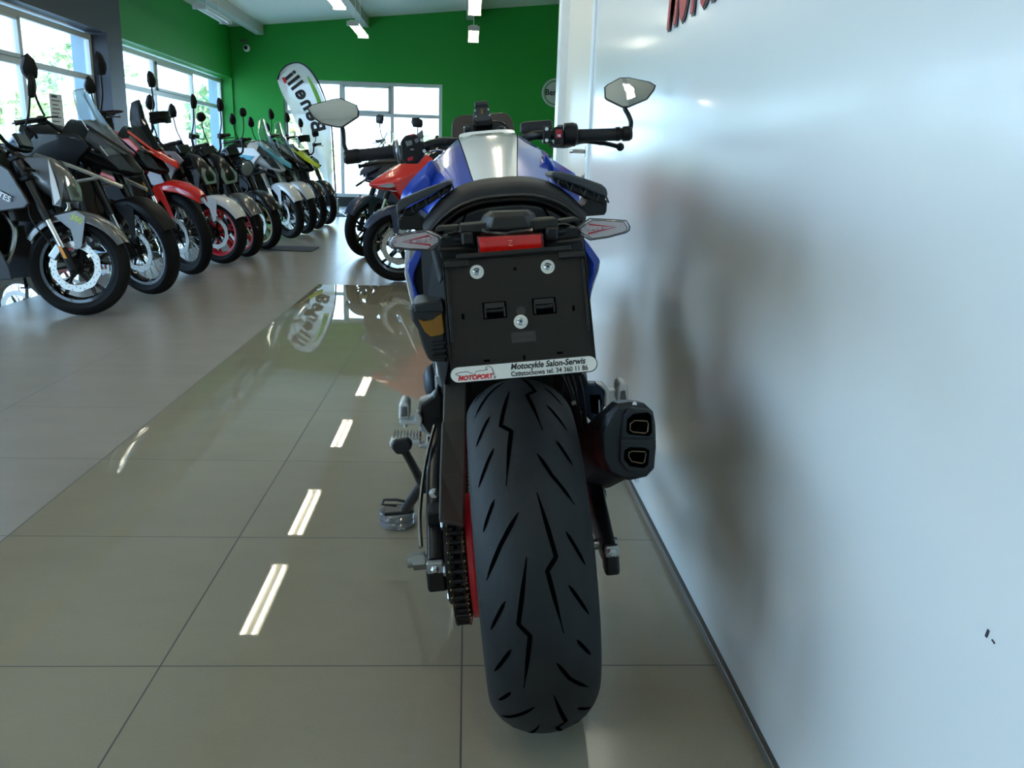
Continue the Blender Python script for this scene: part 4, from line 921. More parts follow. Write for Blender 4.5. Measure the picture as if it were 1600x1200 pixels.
# seat, trim, tail cowl
def arch(v, hw, wt, we, th, n=16, lift=0):
    """closed ring of a padded arch: top line wt at the middle falling to we at u = +-hw"""
    T_, I_ = [], []
    for k in range(n+1):
        s = -1+2*k/n; f = abs(s)**2.9
        T_.append(Vector((hw*s, v, wt-(wt-we)*f+lift))); I_.append(Vector((hw*.93*s, v, wt-th-(wt-we)*f*.94+lift)))
    return T_+list(reversed(I_))
b = MB(); b.loft([arch(-.075, .124, .953, .898, .008), arch(-.072, .127, .959, .902, .018), arch(-.050, .131, .967, .908, .030), arch(0.0, .132, .974, .914, .045), arch(.10, .130, .970, .915, .055), arch(.24, .125, .955, .905, .05), arch(.30, .12, .92, .88, .04)])
seat_m = mat('seat_black', (20, 20, 20), .45, spec=.4, bump=(1100, .8))
seat = b.build('seat', seat_m, mb, smooth=60)
b = MB(); b.loft([arch(-.080, .126, .950, .894, .005), arch(-.090, .128, .947, .890, .006), arch(-.084, .128, .942, .886, .004), arch(.2, .122, .925, .88, .006), arch(.2, .122, .935, .888, .006)])
b.build('seat_trim', mat('trim_grey_black', (44, 42, 38), .45), mb, smooth=40)
b = MB(); b.loft([arch(-.082, .116, .932, .876, .055), arch(-.070, .121, .934, .878, .065), arch(.3, .115, .92, .875, .07)]); cowl = b.build('tail_cowl', mat('cowl_blue_black', (16, 22, 25), .4, spec=.4), mb, smooth=0, bevel=.003)
for s in (-1, 1):
    q = MB(); q.tube([(s*.060, -.0825, .926), (s*.082, -.0825, .878)], .0018, 6); q.build('seam', HOLE, cowl)
b = MB(); b.box((0, .28, .86), (.20, .40, .08)); b.box((0, .12, .83), (.15, .32, .06)); b.build('subframe', SBK, mb, smooth=0, bevel=.01)
b = MB(); b.loft([sring((0, v, w), hw, hh, 3, 20) for v, w, hw, hh in ((.26, .86, .11, .03), (.34, .85, .13, .04), (.5, .86, .12, .045), (.62, .9, .09, .04))]); b.build('rider_seat', seat_m, mb, smooth=60)

# fuel tank
TKS = [(.28, .030, .940, .08, .925, .11, .88, .84), (.36, .043, .968, .100, .945, .135, .895, .83), (.50, .054, 1.013, .122, .982, .160, .92, .82), (.62, .063, 1.046, .134, 1.007, .168, .935, .82), (.72, .068, 1.060, .134, 1.015, .165, .94, .84), (.79, .064, 1.058, .12, 1.01, .15, .93, .86), (.83, .05, 1.03, .1, .98, .12, .92, .88)]
b = MB(); rings = []
for v, a, wa, bb, wb_, c, wc_, wd in TKS:
    half = [(0, wa+.002), (a, wa), (a+.008, wa-.004), (bb, wb_), (bb+.008, wb_-.008), (c, wc_), (c-.005, wd), (0, wd-.01)]
    rings.append([Vector((u, v, w)) for u, w in half]+[Vector((-u, v, w)) for u, w in reversed(half[1:-1])])
b.loft(rings); tank = b.build('fuel_tank', BLUE, mb, smooth=24, bevel=.003)
b = MB(); rows = []
for v, a, wa, *_ in TKS[:-1]:
    rows.append([Vector((a*s, v, wa+.0035-.004*abs(s)**4+.002*(1-s*s))) for s in (-1.03, -.9, -.5, 0, .5, .9, 1.03)])
rows.insert(0, [p+Vector((0, -.02, -.012)) for p in rows[0]])
b.loft(rows, cap=False, closed=False); b.build('tank_panel', WPNT, tank, solid=.003, smooth=50)
b = MB(); b.loft([sring((0, .775+.012*k, 1.066-.006*k), .07-.008*k, .009, 3, 20, y=(0, .3, 1)) for k in range(4)]); b.build('tank_front_lip', WPNT, tank, smooth=50)
for s in (-1, 1):
    b = MB(); b.tube([(s*(.0655), .36, .9675), (s*.077, .5, 1.012), (s*.086, .62, 1.043)], .0012, 5) if False else b.tube([(s*a*1.05, v, wa-.001) for v, a, wa, *_ in TKS[1:-1]], .0013, 5); b.build('panel_gap', HOLE, tank)
    # winged side covers flaring out beside the knees
    o = ([(676, 250), (670, 252), (641, 283), (629, 299), (624, 318), (640, 345), (672, 345), (690, 300), (684, 268)] if s < 0 else [(852, 241), (857, 246), (866, 251), (898, 271), (905, 284), (906, 330), (880, 335), (856, 300), (851, 262)])
    r0 = [B(x, y, .52) for x, y in o]; r1 = [p+Vector((-s*.004, .10, .0)) for p in r0]; r2 = [p+Vector((-s*.012, .28, -.02)) for p in r0]; ce = sum(r0, Vector())/9
    b = MB(); b.loft([[p.lerp(ce, .5)+Vector((0, -.03, .0)) for p in r0], r0, r1, r2]); b.build('side_wing', BLUE, tank, smooth=20, bevel=.003)
    w_ = [(680, 246.5), (683, 246), (702, 270), (699, 272.5)] if s < 0 else [(858, 247), (861, 248), (866, 256), (863, 256)]
    q = MB(); q.prism([B(x, y, .512) for x, y in w_], (0, .004, 0)); q.build('wing_mark', WPNT, tank, smooth=0)
# lower radiator shrouds, blue with a white inner edge
for s in (-1, 1):
    o = ([(653, 386), (637, 413), (636, 422), (643, 448), (655, 505), (664, 512), (656, 470), (646, 441), (648, 425), (661, 394)] if s < 0 else [(911, 370), (920, 381), (937, 405), (934, 420), (923, 455), (918, 512), (914, 512), (915, 470), (926, 430), (926, 412), (913, 390)])
    b = MB(); b.prism([B(x, y, .62) for x, y in o], (-s*.012, .16, 0)); f = b.build('radiator_shroud', BLUE, mb, smooth=0, bevel=.003)
    b = MB(); b.prism([B(x, y, .66) for x, y in ([(648, 386), (662, 394), (650, 425), (649, 441), (660, 500), (672, 500), (672, 386)] if s < 0 else [(905, 370), (912, 390), (924, 412), (923, 430), (913, 470), (905, 500), (900, 380)])], (0, .08, 0)); b.build('shroud_inner', SBK, f, smooth=0)
    w_ = [(633, 388), (641, 388), (640.5, 406), (635, 416), (634, 424), (640, 448), (653, 505), (650, 505), (637, 452), (632, 428)] if s < 0 else [(934, 421), (937, 406), (938, 408), (936, 422), (920, 470), (918, 500), (916.5, 500), (918, 468)]
    b = MB(); b.prism([B(x, y, .63) for x, y in w_], (0, .03, 0)); b.build('shroud_edge', WPNT, f, smooth=0, bevel=.002)

# handlebar with grips, switches, lever, reservoir
HV = .93
def hp(x, y, v=HV): return B(x, y, v)
b = MB(); b.tube(smooth_path([hp(630, 236), hp(660, 230), hp(690, 222, .95), hp(715, 222, 1.0), hp(758, 226, 1.0), hp(806, 222, 1.0), hp(832, 212, .95), hp(850, 211), hp(905, 211)], 6), .0125, 12); bar = b.build('handlebar', SBK, mb)
b = MB(); b.box(Vector((0, 1.0, 1.035)), (.12, .05, .03)); b.build('bar_clamp', SBK, bar, smooth=0, bevel=.006)
# left grip
gl0, gl1 = hp(562, 243), hp(615, 237)
b = MB(); b.tube([gl0, gl0.lerp(gl1, .5), gl1, gl1+(gl1-gl0)*.03, gl1+(gl1-gl0)*.08], [.0165, .0158, .017, .024, .029], 20); b.build('grip', GRIP, bar)
MB().lathe([(.0305, 0), (.0315, .003), (.0305, .006)], gl1+(gl1-gl0)*.09, gl1-gl0, 28).build('grip_collar', ALU, bar)
b = MB(); b.tube([hp(538, 246), hp(541, 246), hp(560, 243.5), hp(563, 243)], [.015, .019, .0195, .018], 18); b.build('bar_end', SBK, bar)
# left switch gear
q = px('switch_box', SBK, [(625, 222), (632, 212), (648, 208), (656, 216), (662, 222), (663, 242), (652, 256), (634, 256), (626, 248)], HV-.03, .055, bar, .005)
for o in ([(633, 221), (643, 219), (645, 226), (636, 229)], [(647, 218), (653, 215), (655, 221), (650, 224)], [(641, 232), (647, 232), (647, 235), (641, 235)]): px('switch_button', mat('button_grey', (120, 122, 122), .4), o, HV-.034, .006, q, .001)
px('switch_button', mat('button_red', (176, 24, 40), .35), [(636, 247), (646, 244), (645, 250), (638, 252)], HV-.034, .006, q, .001); px('switch_button', MATS['button_red'], [(638, 211), (647, 209), (646, 212), (640, 213)], HV-.034, .006, q, .001)
MB().lathe([(.0045, 0), (.0045, .003)], hp(659, 219, HV-.03), (0, -1, 0), 14).build('clamp_screw', CHR, q); MB().lathe([(.0045, 0), (.0045, .003)], hp(663, 236, HV-.03), (0, -1, 0), 14).build('clamp_screw', CHR, q)
px('clutch_reservoir', mat('smoked_plastic', (112, 116, 118), .25), [(648, 212), (660, 202), (661, 216), (656, 222)], HV, .03, bar, .002)
b = MB(); b.tube(smooth_path([hp(640, 252, HV+.03), hp(600, 254, HV+.06), hp(560, 260, HV+.06)], 5), [.009]*9+[.007, .011], 10, flat=.7); b.build('clutch_lever', SBK, bar)
for k, yy in enumerate((232, 238)):
    b = MB(); b.tube(smooth_path([hp(664, yy), hp(690, yy-3), hp(716, yy+6, 1.0), hp(720, yy+30, 1.0)], 5), .0035, 8); b.build('cable', CHR if k else SBK, bar)
# right grip, throttle and switches
gr0, gr1 = hp(962, 210), hp(904, 212)
b = MB(); b.tube([gr0, gr1], [.0165, .0165], 20); b.build('grip', GRIP, bar)
b = MB(); b.tube([hp(902, 211), hp(899, 211), hp(893, 210), hp(882, 210.5), hp(880, 210.5)], [.025, .030, .031, .030, .027], 20); b.build('throttle_housing', SBK, bar)
b = MB(); b.tube([hp(961, 209.5), hp(963, 209.5), hp(968, 209.3), hp(969, 209.3), hp(972, 209.2), hp(973, 209.2), hp(983, 208.6), hp(987, 208.3)], [.018, .0185, .0185, .016, .016, .0195, .0195, .015], 20); b.build('bar_end', SBK, bar)
q = px('switch_box', SBK, [(866, 199), (880, 194), (881, 226), (866, 227)], HV-.03, .055, bar, .004)
px('stop_switch', mat('button_red', (176, 24, 40), .35), [(869, 202.5), (878, 202), (878.5, 215), (869.5, 216)], HV-.034, .006, q, .001); px('start_mark', mat('mark_white', (225, 215, 220), .4), [(871, 210), (876, 210), (876, 214), (872, 214)], HV-.0355, .002, q, 0)
px('mode_button', MATS['button_grey'], [(871, 195), (878, 194.5), (878, 198), (871, 198)], HV-.034, .006, q, .001)
q = px('bar_clamp', SBK, [(849, 197), (860, 197), (861, 224), (849, 224)], HV-.03, .05, bar, .003)
for y in (201.5, 219.5): MB().lathe([(.0048, 0), (.0048, .003), (.002, .0032)], hp(854, y, HV-.031), (0, -1, 0), 14).build('clamp_screw', CHR, q)
px('brake_reservoir', mat('reservoir_black', (40, 41, 43), .4), [(814, 207), (814, 192), (822, 190), (860, 187), (863, 189), (863, 202), (848, 208), (820, 209)], HV+.05, .05, bar, .005)
b = MB(); b.tube(smooth_path([hp(862, 226, HV+.02), hp(885, 227, HV+.05), hp(905, 221, HV+.07), hp(920, 220, HV+.07), hp(945, 224, HV+.06), hp(967, 229, HV+.05)], 4), [.011]*16+[.009]*4+[.011], 12, flat=.7); b.ball(hp(969, 229.5, HV+.05), .0115, 12, 8); b.build('brake_lever', SBK, bar)
# bar-end mirrors, tilted up so that they hold the ceiling
def big_mirror(name, out, stalk, inner, tilt, twist):
    e = bpy.data.objects.new(name, None); COL.objects.link(e); e.parent = mb; e.empty_display_size = .03
    P = [B(x, y, .95) for x, y in out]; c = sum(P, Vector())/len(P); e.location = c
    n = Vector((twist, -1, tilt)).normalized()
    Q = []; P = [p for a_, b2_ in zip(P, P[1:]+P[:1]) for p in (a_, a_.lerp(b2_, .33), a_.lerp(b2_, .66))]
    for p in P: d = p-c; d.y = -(n.x*d.x+n.z*d.z)/n.y; Q.append(d)
    f = lambda k, o: [p*k+n*o for p in Q]
    b = MB(); b.loft([f(.5, -.03), f(.85, -.022), f(1.0, -.008), f(1.0, .001)]); b.build('mirror_shell', SBK, e, smooth=40)
    b = MB(); b.loft([[p*k+n*(.001+.0016*(1-k*k)) for p in Q] for k in (.945, .8, .65, .5, .35, .2, .08, .02)], cap=False)
    b.face([b.V(p*.02+n*.0026) for p in Q]); b.build('mirror_glass', mat('mirror_pane', (242, 240, 234), .01, 1), e, smooth=80, weld=True)
    b = MB(); b.tube(smooth_path([Vector((0, .02, -.02))]+[B(x, y, v)-c for x, y, v in stalk], 4), .0068, 10, flat=.8); b.build('mirror_stalk', SBK, e)
big_mirror('mirror', [(479.5, 169), (486, 164), (520, 154), (532, 153), (557.5, 164), (561, 173.6), (560.5, 182), (536, 199), (527, 199), (502, 193), (489, 183)], [(535, 200, .96), (537, 215, .95), (538, 228, .94), (545, 242, .93)], 0, .22, .05)
big_mirror('mirror', [(945, 136), (950, 131.5), (970, 120.7), (983.5, 120.7), (1015, 128), (1024, 134), (1022, 140), (1010.5, 155), (981, 167.5), (972, 168), (947.5, 155), (945, 152)], [(976, 168, .96), (982, 180, .955), (986, 192, .95), (984, 205, .93)], 0, .26, -.12)
# fly screen, phone holder, headlamp mass
b = MB(); ws = [(706, 215), (706, 193), (711, 184), (719, 180), (786, 175.5), (795, 178), (801, 187), (805, 208)]
b.loft([[B(x, y, 1.10)+Vector((0, .02*(213-y)/40, 0)) for x, y in ws], [B(x, y, 1.11)+Vector((0, .02*(213-y)/40, 0)) for x, y in ws]]); b.build('fly_screen', mat('screen_brown_black', (50, 42, 40), .35), mb, smooth=0, bevel=.002)
b = MB(); b.loft([sring((0, v, w), hw, hh, 2.6, 18) for v, w, hw, hh in ((1.02, 1.0, .09, .06), (1.10, .99, .12, .085), (1.2, .96, .11, .09), (1.28, .93, .06, .05))]); hl = b.build('headlight_cowl', BLUE, mb, smooth=50)
b = MB(); b.loft([sring((0, v, w), hw, hh, 2.4, 18) for v, w, hw, hh in ((1.26, .925, .055, .045), (1.3, .92, .04, .03))]); b.build('headlight', LENS, hl)
ph = px('phone_holder', SBK, [(742, 166), (741, 159), (761, 157), (763, 166), (766, 178), (770, 190), (766, 195), (744, 197), (739, 189), (740, 176)], .99, .03, mb, .002)
px('cradle_top', mat('cradle_grey', (62, 62, 60), .4), [(741.5, 160), (761, 158), (761.5, 163), (742, 165)], .985, .01, ph, .001)
px('cradle_plate', mat('cradle_grey'), [(743, 169), (762, 167.5), (767, 182), (765, 188), (743, 190), (741, 182)], .984, .008, ph, .001)
px('charge_contact', mat('brass', (150, 120, 70), .3, .9), [(751, 170), (754.5, 170), (755, 178), (751.5, 178)], .981, .004, ph, 0)
for x, y in ((742, 173), (763, 171), (743.5, 182), (765, 180)): MB().lathe([(.0024, 0), (.0024, .003)], B(x, y, .984), (0, -1, 0), 10).build('holder_screw', CHR, ph)
b = MB(); b.tube(smooth_path([B(770, 190, .99), B(782, 191, .99), B(792, 199, 1.0), B(800, 213, 1.0)], 5), .0022, 8); b.build('charge_cable', SBK, ph)
for x in (730, 782):
    q = MB(); q.ball(B(x, 203, .97), .010, 12, 8); q.bar(B(x, 206, .97), B(x, 214, .97), .007); q.build('damper_knob', SBK, mb)
b = MB(); b.box((0, 1.02, 1.075), (.115, .02, .06), (-.5, 0, 0)); b.build('dashboard', GLB, mb, smooth=0, bevel=.006)

# grab rails: smooth top bar and ribbed underside
def grab(name, top, rib, foot):
    b = MB(); q0 = [B(x, y, -.035) for x, y in top]; b.prism(q0, (0, .13, .0)); e = b.build(name, mat('rail_grey_black', (48, 53, 56), .42), mb, smooth=0, bevel=.005)
    b = MB(); b.prism([B(x, y, -.015) for x, y in rib], (0, .09, 0)); b.prism([B(x, y, -.01) for x, y in foot], (0, .1, 0)); b.build('rail_core', SBK, e, smooth=0, bevel=.002)
    for k in range(9):
        t = k/8; n_ = len(rib)//2; a = Vector(rib[0]).lerp(Vector(rib[1]), t); c = a+Vector((0, 11)); c2 = a+Vector(((-4 if k % 2 else 4), 10))
        q = MB(); q.tube([B(a.x, a.y, -.022), B(c2.x, c2.y, -.022)], .0016, 5); q.build('rib', MATS['rail_grey_black'], e)
    return e
grab('grab_rail', [(619, 330), (619, 318), (626, 311), (660, 297), (698, 283), (706, 282.5), (706.5, 287), (690, 296), (645, 318), (626, 330), (621, 336)], [(622, 334), (706, 288), (703, 299), (668, 321), (640, 338)], [(621, 342), (646, 326), (655, 335), (677, 350), (672, 357), (628, 360), (622, 357)])
grab('grab_rail', [(862, 277), (861, 270), (868, 268), (882, 269), (906, 276), (940, 288), (948, 294), (950, 303), (949, 309), (940, 306), (905, 291), (880, 282)], [(864, 276), (947, 307), (944, 320), (915, 309), (885, 295)], [(949, 313), (924, 305), (914, 320), (896, 330), (904, 339), (945, 336), (948, 330)])
# tail unit: lamp cowl, cross bracket, red reflector, flasher arms
TB = mat('tail_black', (36, 34, 30), .5, spec=.35)
tu = px('tail_bracket', SBK, [(688, 372), (720, 362), (870, 352), (905, 356), (914, 386), (905, 398), (690, 405), (684, 388)], -.215, .05, mb, .003)
px('bracket_wing', TB, [(717.5, 352), (762, 348), (764, 362), (718, 365)], -.25, .05, tu, .002); px('bracket_wing', TB, [(828, 344), (871, 341), (873, 357), (834, 360)], -.25, .05, tu, .002)
px('bracket_tip', TB, [(680, 358), (684, 354), (717, 352), (717, 361), (681, 362)], -.235, .03, tu, .002); px('bracket_tip', TB, [(873, 344), (900, 340), (906, 342), (908, 345), (874, 350)], -.235, .03, tu, .002)
b = MB(); h0 = [(758, 359), (763, 338), (770, 332), (822, 330), (828, 336), (834, 356), (822, 362), (768, 364)]; h1 = [(766, 357), (772, 341), (775, 340), (816, 338), (819, 340), (827, 354), (820, 357), (772, 359)]
b.loft([BL([(746, 352), (755, 336), (765, 329), (826, 327), (836, 334), (842, 350), (824, 356), (764, 358)], -.20), BL(h0, -.25), BL(h1, -.262)]); b.build('rear_lamp_housing', TB, tu, smooth=0, bevel=.002)
b = MB(); b.tube([B(752, 361, -.262), B(760, 364, -.262), B(790, 366, -.262), B(800, 363, -.262), B(832, 360, -.262)], .004, 8); b.build('lamp_lip', GLB, tu)
px('flasher_clamp', SBK, [(720, 362), (739, 361), (744, 384), (721, 385)], -.255, .045, tu, .004); px('flasher_clamp', SBK, [(853, 354), (873, 353), (873, 375), (850, 377)], -.255, .045, tu, .004)
px('lower_shelf', SBK, [(683, 387), (744, 384), (744, 392), (684, 394)], -.235, .03, tu, .003); px('lower_shelf', SBK, [(850, 378), (910, 371), (911, 379), (850, 386)], -.235, .03, tu, .003)
def refl_mat():
    M = mat('reflector_red', (206, 16, 10), .12, coat=.8); n = M.node_tree; p = n.nodes['Principled BSDF']
    t = n.nodes.new('ShaderNodeTexCoord'); z = n.nodes.new('ShaderNodeTexVoronoi'); z.inputs['Scale'].default_value = 800
    r = n.nodes.new('ShaderNodeValToRGB'); r.color_ramp.elements[0].color = (*lin((255, 40, 24)), 1); r.color_ramp.elements[1].color = (*lin((190, 8, 6)), 1); r.color_ramp.elements[1].position = .6
    n.links.new(t.outputs['Object'], z.inputs[0]); n.links.new(z.outputs['Distance'], r.inputs[0]); n.links.new(r.outputs[0], p.inputs['Base Color'])
    return M
rf = px('reflector_frame', mat('reflector_edge', (90, 6, 8), .3), [(745, 370), (793, 367.5), (846, 365), (849, 366), (850, 390), (820, 393), (786, 393), (751, 397), (748, 396)], -.268, .02, mb, .001)
px('red_reflector', refl_mat(), [(748, 371.5), (845, 367), (846.5, 389), (818, 391), (786, 392), (751, 394.5)], -.2705, .004, rf, .0005)
zc_ = B(798, 380, -.2712); b = MB(); b.tube([B(794, 376, -.2712), B(800, 375.6, -.2712), B(795, 384, -.2712), B(801, 383.6, -.2712)], .0007, 4); b.build('z_mark', mat('mark_pink', (255, 170, 140), .3), rf)  # thin pale pink Z drawn across the red reflector
# flashers
LENSC = clear_mat('flasher_lens', (.97, .96, .96), .10, .04, .12, (240, 236, 238)); PINK = mat('flasher_core', (250, 238, 240), .3, bump=(700, 1)); VRED = mat('flasher_red', (176, 26, 48), .3)
def flasher(name, out, tri, leds, base, stem):
    e = bpy.data.objects.new(name, None); COL.objects.link(e); e.parent = mb; c = sum(BL(out, -.2), Vector())/len(out); e.location = c; e.empty_display_size = .02
    g = lambda pts, v, k=1.0: [ (B(x, y, v)-c)*1 for x, y in pts]
    sh = lambda pts, v, k: [((p-(c+Vector((0, v+.2, 0))))*k+Vector((0, v+.2, 0))) for p in BL(pts, v)]
    b = MB(); b.loft([sh(out, -.192, .9), sh(out, -.198, 1.0), sh(out, -.208, 1.0), sh(out, -.219, .86)]); b.build('lens', LENSC, e, smooth=25)
    b = MB(); b.loft([sh(out, -.194, .82), sh(out, -.200, .82)]); b.build('core', PINK, e, smooth=0)
    b = MB(); b.tube(sh(out, -.206, 1.0), .0011, 5, closed=True); b.tube(sh(out, -.2195, .86), .0007, 5, closed=True); b.build('edge', mat('lens_edge', (60, 54, 58), .15), e)
    b = MB(); b.tube(g(tri, -.2195), .0014, 6); b.build('red_chevron', VRED, e)
    b = MB(); [b.ball(B(x, y, -.2165)-c, .0028, 10, 6) for x, y in leds]; b.build('diodes', mat('diode', (214, 178, 190), .15, .2), e)
    b = MB(); b.prism(g(base, -.214), (0, .02, 0)); b.build('base', SBK, e, smooth=0, bevel=.002)
    b = MB(); bc = sum((Vector(p) for p in base), Vector((0, 0)))/len(base)
    for k in (.8, .5, .25):
        b.tube([B(bc.x+(p[0]-bc.x)*k, bc.y+(p[1]-bc.y)*k, -.2145)-c for p in base], .0005, 4, closed=True)
    b.build('base_lines', mat('line_grey', (150, 146, 140), .4), e)
    b = MB(); b.tube(g(stem, -.205), [.009, .011, .0115, .011][:len(stem)], 12); b.build('stem', SBK, e)
flasher('flasher', [(607, 377), (612, 369.5), (640, 363), (669, 359), (692, 369.5), (693, 378), (673, 391.5), (640, 390), (612, 387.5), (607.5, 383)], [(671, 368), (629, 378), (671, 382.5), (673, 385)],
        [(671, 372.5), (664, 376), (657, 376), (650, 377), (642, 377.5), (683, 373.5), (616, 378)], [(694, 370), (708.5, 368.5), (709, 378.5), (695, 379)], [(700, 374), (712, 373.5), (722, 373)])
flasher('flasher', [(984, 354), (979, 345), (950, 343), (921, 341.5), (900, 356.5), (901, 364), (922, 375), (950, 371), (978, 363.5), (983, 360)], [(920, 350.5), (962, 355), (921, 364.5), (919, 367)],
        [(920, 358), (928, 358), (935, 357.5), (942, 357), (908, 359.5), (973, 353.5)], [(883.5, 355.5), (898, 354.5), (898.5, 365), (884, 366)], [(890, 360), (880, 361), (872, 362)])

# number plate holder with the dealer's strip
pc = Vector((0, -.30, .8785)); pdn = Vector((0, -.045, -.148)).normalized(); pn = Vector((1, 0, 0)).cross(-pdn)   # pn points back at the camera
PP = lambda s, t, o=0.0: pc+Vector((s, 0, 0))+pdn*t+pn*o
HH = .1525
b = MB(); co = []
for cx, cy, a0 in ((-.086, .008, 180), (.086, .008, 270), (.087, HH-.006, 0), (-.087, HH-.006, 90)):
    for k in range(4): a = rad(a0+30*k); co.append((cx+cos(a)*.008, cy+sin(a)*.008))
ring = lambda k, o: [PP(x*k, HH/2+(y-HH/2)*k, o) for x, y in co]
b.loft([ring(1, -.006), ring(1, .003), ring(.985, .003), ring(.975, .0)]); plate = b.build('number_plate_holder', mat('holder_black', (27, 24, 19), .5, spec=.25, bump=(700, .2)), mb, smooth=0)
def box_on(name, s, t, w, h, th, m, o=0.0, bev=.0006, rot=0):
    q = MB(); q.prism([PP(s+x*w/2, t+y*h/2, o) for x, y in ((-1, -1), (1, -1), (1, 1), (-1, 1))], pn*th); return q.build(name, m, plate, smooth=0, bevel=bev)
box_on('rim_step', -.0895, .060, .004, .095, .004, SBK); box_on('rim_step', .0895, .060, .004, .095, .004, SBK)
box_on('hook', .075, .006, .034, .008, .006, SBK); box_on('hook', -.075, .006, .032, .008, .006, SBK); box_on('top_lip', 0, -.003, .15, .006, .007, SBK)
for (s, t) in ((-.050, .018), (.043, .019), (.0015, .088)):
    w_ = MB().lathe([(.0092, 0), (.0092, .0012), (.0088, .0015)], PP(s, t), pn, 28).build('washer', mat('washer_pale', (204, 203, 192), .5), plate)
    MB().lathe([(.0048, .001), (.0048, .0035), (.0036, .0045), (.0012, .0046)], PP(s, t), pn, 18).build('screw', CHR, w_)
    q = MB(); 
    for an in (.7, .7+pi/2): q.box(PP(s, t, .0047), (.0042, .0008, .0008), Matrix((Vector((1, 0, 0)), pn.cross(Vector((1, 0, 0))), pn)).transposed() @ Matrix.Rotation(an, 3, 'Z'))
    q.build('screw_cross', HOLE, w_, smooth=0)
for s in (-.031, .034):
    a = box_on('clip_window', s, .070, .031, .022, .0006, HOLE); box_on('clip', s, .064, .026, .007, .002, TB, .0006); box_on('clip', s, .071, .022, .004, .0025, SBK, .0006)
    for k in (-1, 1): box_on('clip_leg', s+k*.0125, .073, .0022, .013, .002, TB, .0006)
for s, t, w_, h_ in ((-.073, .075, .0035, .007), (.072, .076, .0035, .007), (0, .018, .004, .004), (-.047, .135, .008, .003), (.002, .135, .003, .006), (.049, .133, .008, .003)): box_on('slot', s, t, w_, h_, .0005, HOLE, 0, .0003)
box_on('embossed_block', .0035, .108, .032, .014, .0005, mat('emboss', (36, 34, 30), .5)); MB().lathe([(.006, 0), (.006, .0006)], PP(.003, .074), pn, 20).build('moulding_dot', MATS['emboss'], plate)
M4 = Matrix((Vector((1, 0, 0)), -pdn, pn)).transposed().to_4x4()
def ptext(name, body, size, s, t, m, shear=0, sx=1, bold=0, o=.0045, align='CENTER', par=None):
    k = M4.copy(); k.translation = PP(s, t, o); return text_mesh(name, body, size, 0, 0, m, par or plate, extrude=.00008, shear=shear, sx=sx, bold=bold, align=align, mtx=k)
ptext('moulded_text', 'ZONTES', .006, .0035, .105, mat('emboss2', (52, 51, 48), .5), o=.0007); ptext('moulded_text', 'manufacture', .0045, .0035, .112, MATS['emboss2'], o=.0007)
b = MB(); b.loft([[Vector((s*.05, v, w)) for s, w in ((-1, w0), (1, w0), (1, w1), (-1, w1))] for v, w0, w1 in ((-.20, .875, .895), (-.27, .855, .880), (-.302, .80, .868))]); b.build('holder_arm', SBK, plate, smooth=0, bevel=.002)
# strip: white lozenge with rounded ends and lettering
b = MB(); o = []
for cx, a0 in ((.0855, -90), (-.0855, 90)):
    for k in range(9): a = rad(a0+22.5*k); o.append((cx+cos(a)*.0098, .1505+sin(a)*.0098))
b.loft([[PP(x, y, .0015) for x, y in o], [PP(x, y, .0042) for x, y in o]]); strip = b.build('dealer_strip', mat('strip_white', (212, 210, 202), .4), plate, smooth=0)
b = MB(); b.tube([PP(x*1.005, .1505+(y-.1505)*1.05, .003) for x, y in o], .0009, 5, closed=True); b.build('strip_edge', SBK, strip)
TXT = mat('text_black', (20, 20, 22), .5); TRD = mat('text_red', (200, 28, 36), .5)
ptext('strip_text', 'Motocykle Salon-Serwis', .0112, .0315, .1462, TXT, .22, .90, .0003, par=strip); ptext('strip_text', 'Częstochowa tel. 34 360 11 86', .0090, .033, .1556, TXT, 0, .88, .00018, par=strip)
ptext('strip_logo', 'MOTOPORT', .0082, -.0640, .1556, TRD, .3, .98, .0004, par=strip); ptext('strip_logo_suffix', 'pl', .0042, -.0385, .1572, TXT, 0, 1, .0001, par=strip)
b = MB(); b.tube(smooth_path([PP(s, t, .0044) for s, t in [(-.082, .1525), (-.089, .1492), (-.076, .1470), (-.069, .1495), (-.065, .1520), (-.062, .1482), (-.054, .1474), (-.047, .1468), (-.050, .1445), (-.045, .1428), (-.041, .1465), (-.0395, .1545)]], 5), .00035, 5); b.build('strip_outline', TXT, strip)

# left: seat-side covers, amber window pod, levers and pegs
for s in (-1, 1):
    b = MB(); b.loft([[Vector((s*u, v, w)) for u, v, w in r] for r in ([(.112, .10, .90), (.150, .16, .88), (.160, .20, .72), (.13, .12, .60), (.105, .06, .70)], [(.115, .40, .88), (.165, .42, .85), (.170, .44, .70), (.15, .42, .50), (.10, .40, .60)])])
    b.build('side_cover', mat('cover_black', (14, 14, 15), .7, spec=.2), mb, smooth=0, bevel=.01)
pod = px('side_pod', mat('pod_black', (34, 36, 38), .4), [(640, 482), (645, 474), (690, 467), (696, 500), (699, 566), (674, 566), (668, 560), (660, 542), (652, 515), (643, 500)], .10, .10, mb, .005)
px('pod_cap', mat('pod_black'), [(645, 476), (690, 468), (694, 488), (648, 490)], .08, .03, pod, .004)
px('amber_window', mat('amber_dark', (150, 100, 26), .3), [(653, 499), (662, 502), (676, 500), (691, 489), (695, 520), (690, 524), (674, 527), (664, 519)], .094, .02, pod, .002)
for y in (536, 548, 557): px('pod_fin', SBK, [(675, y), (697, y-3), (698, y+2), (677, y+5)], .09, .02, pod, .001)
b = MB(); b.tube([B(684, 566, .40), B(684.5, 584, .40)], .0048, 10); b.tube([B(685, 584, .40), B(686, 600, .40)], .003, 8); b.build('shift_rod', PALU, mb)
px('shift_clevis', CAST, [(679, 588), (696, 587), (699, 606), (692, 622), (684, 612), (680, 606)], .395, .02, mb, .003)
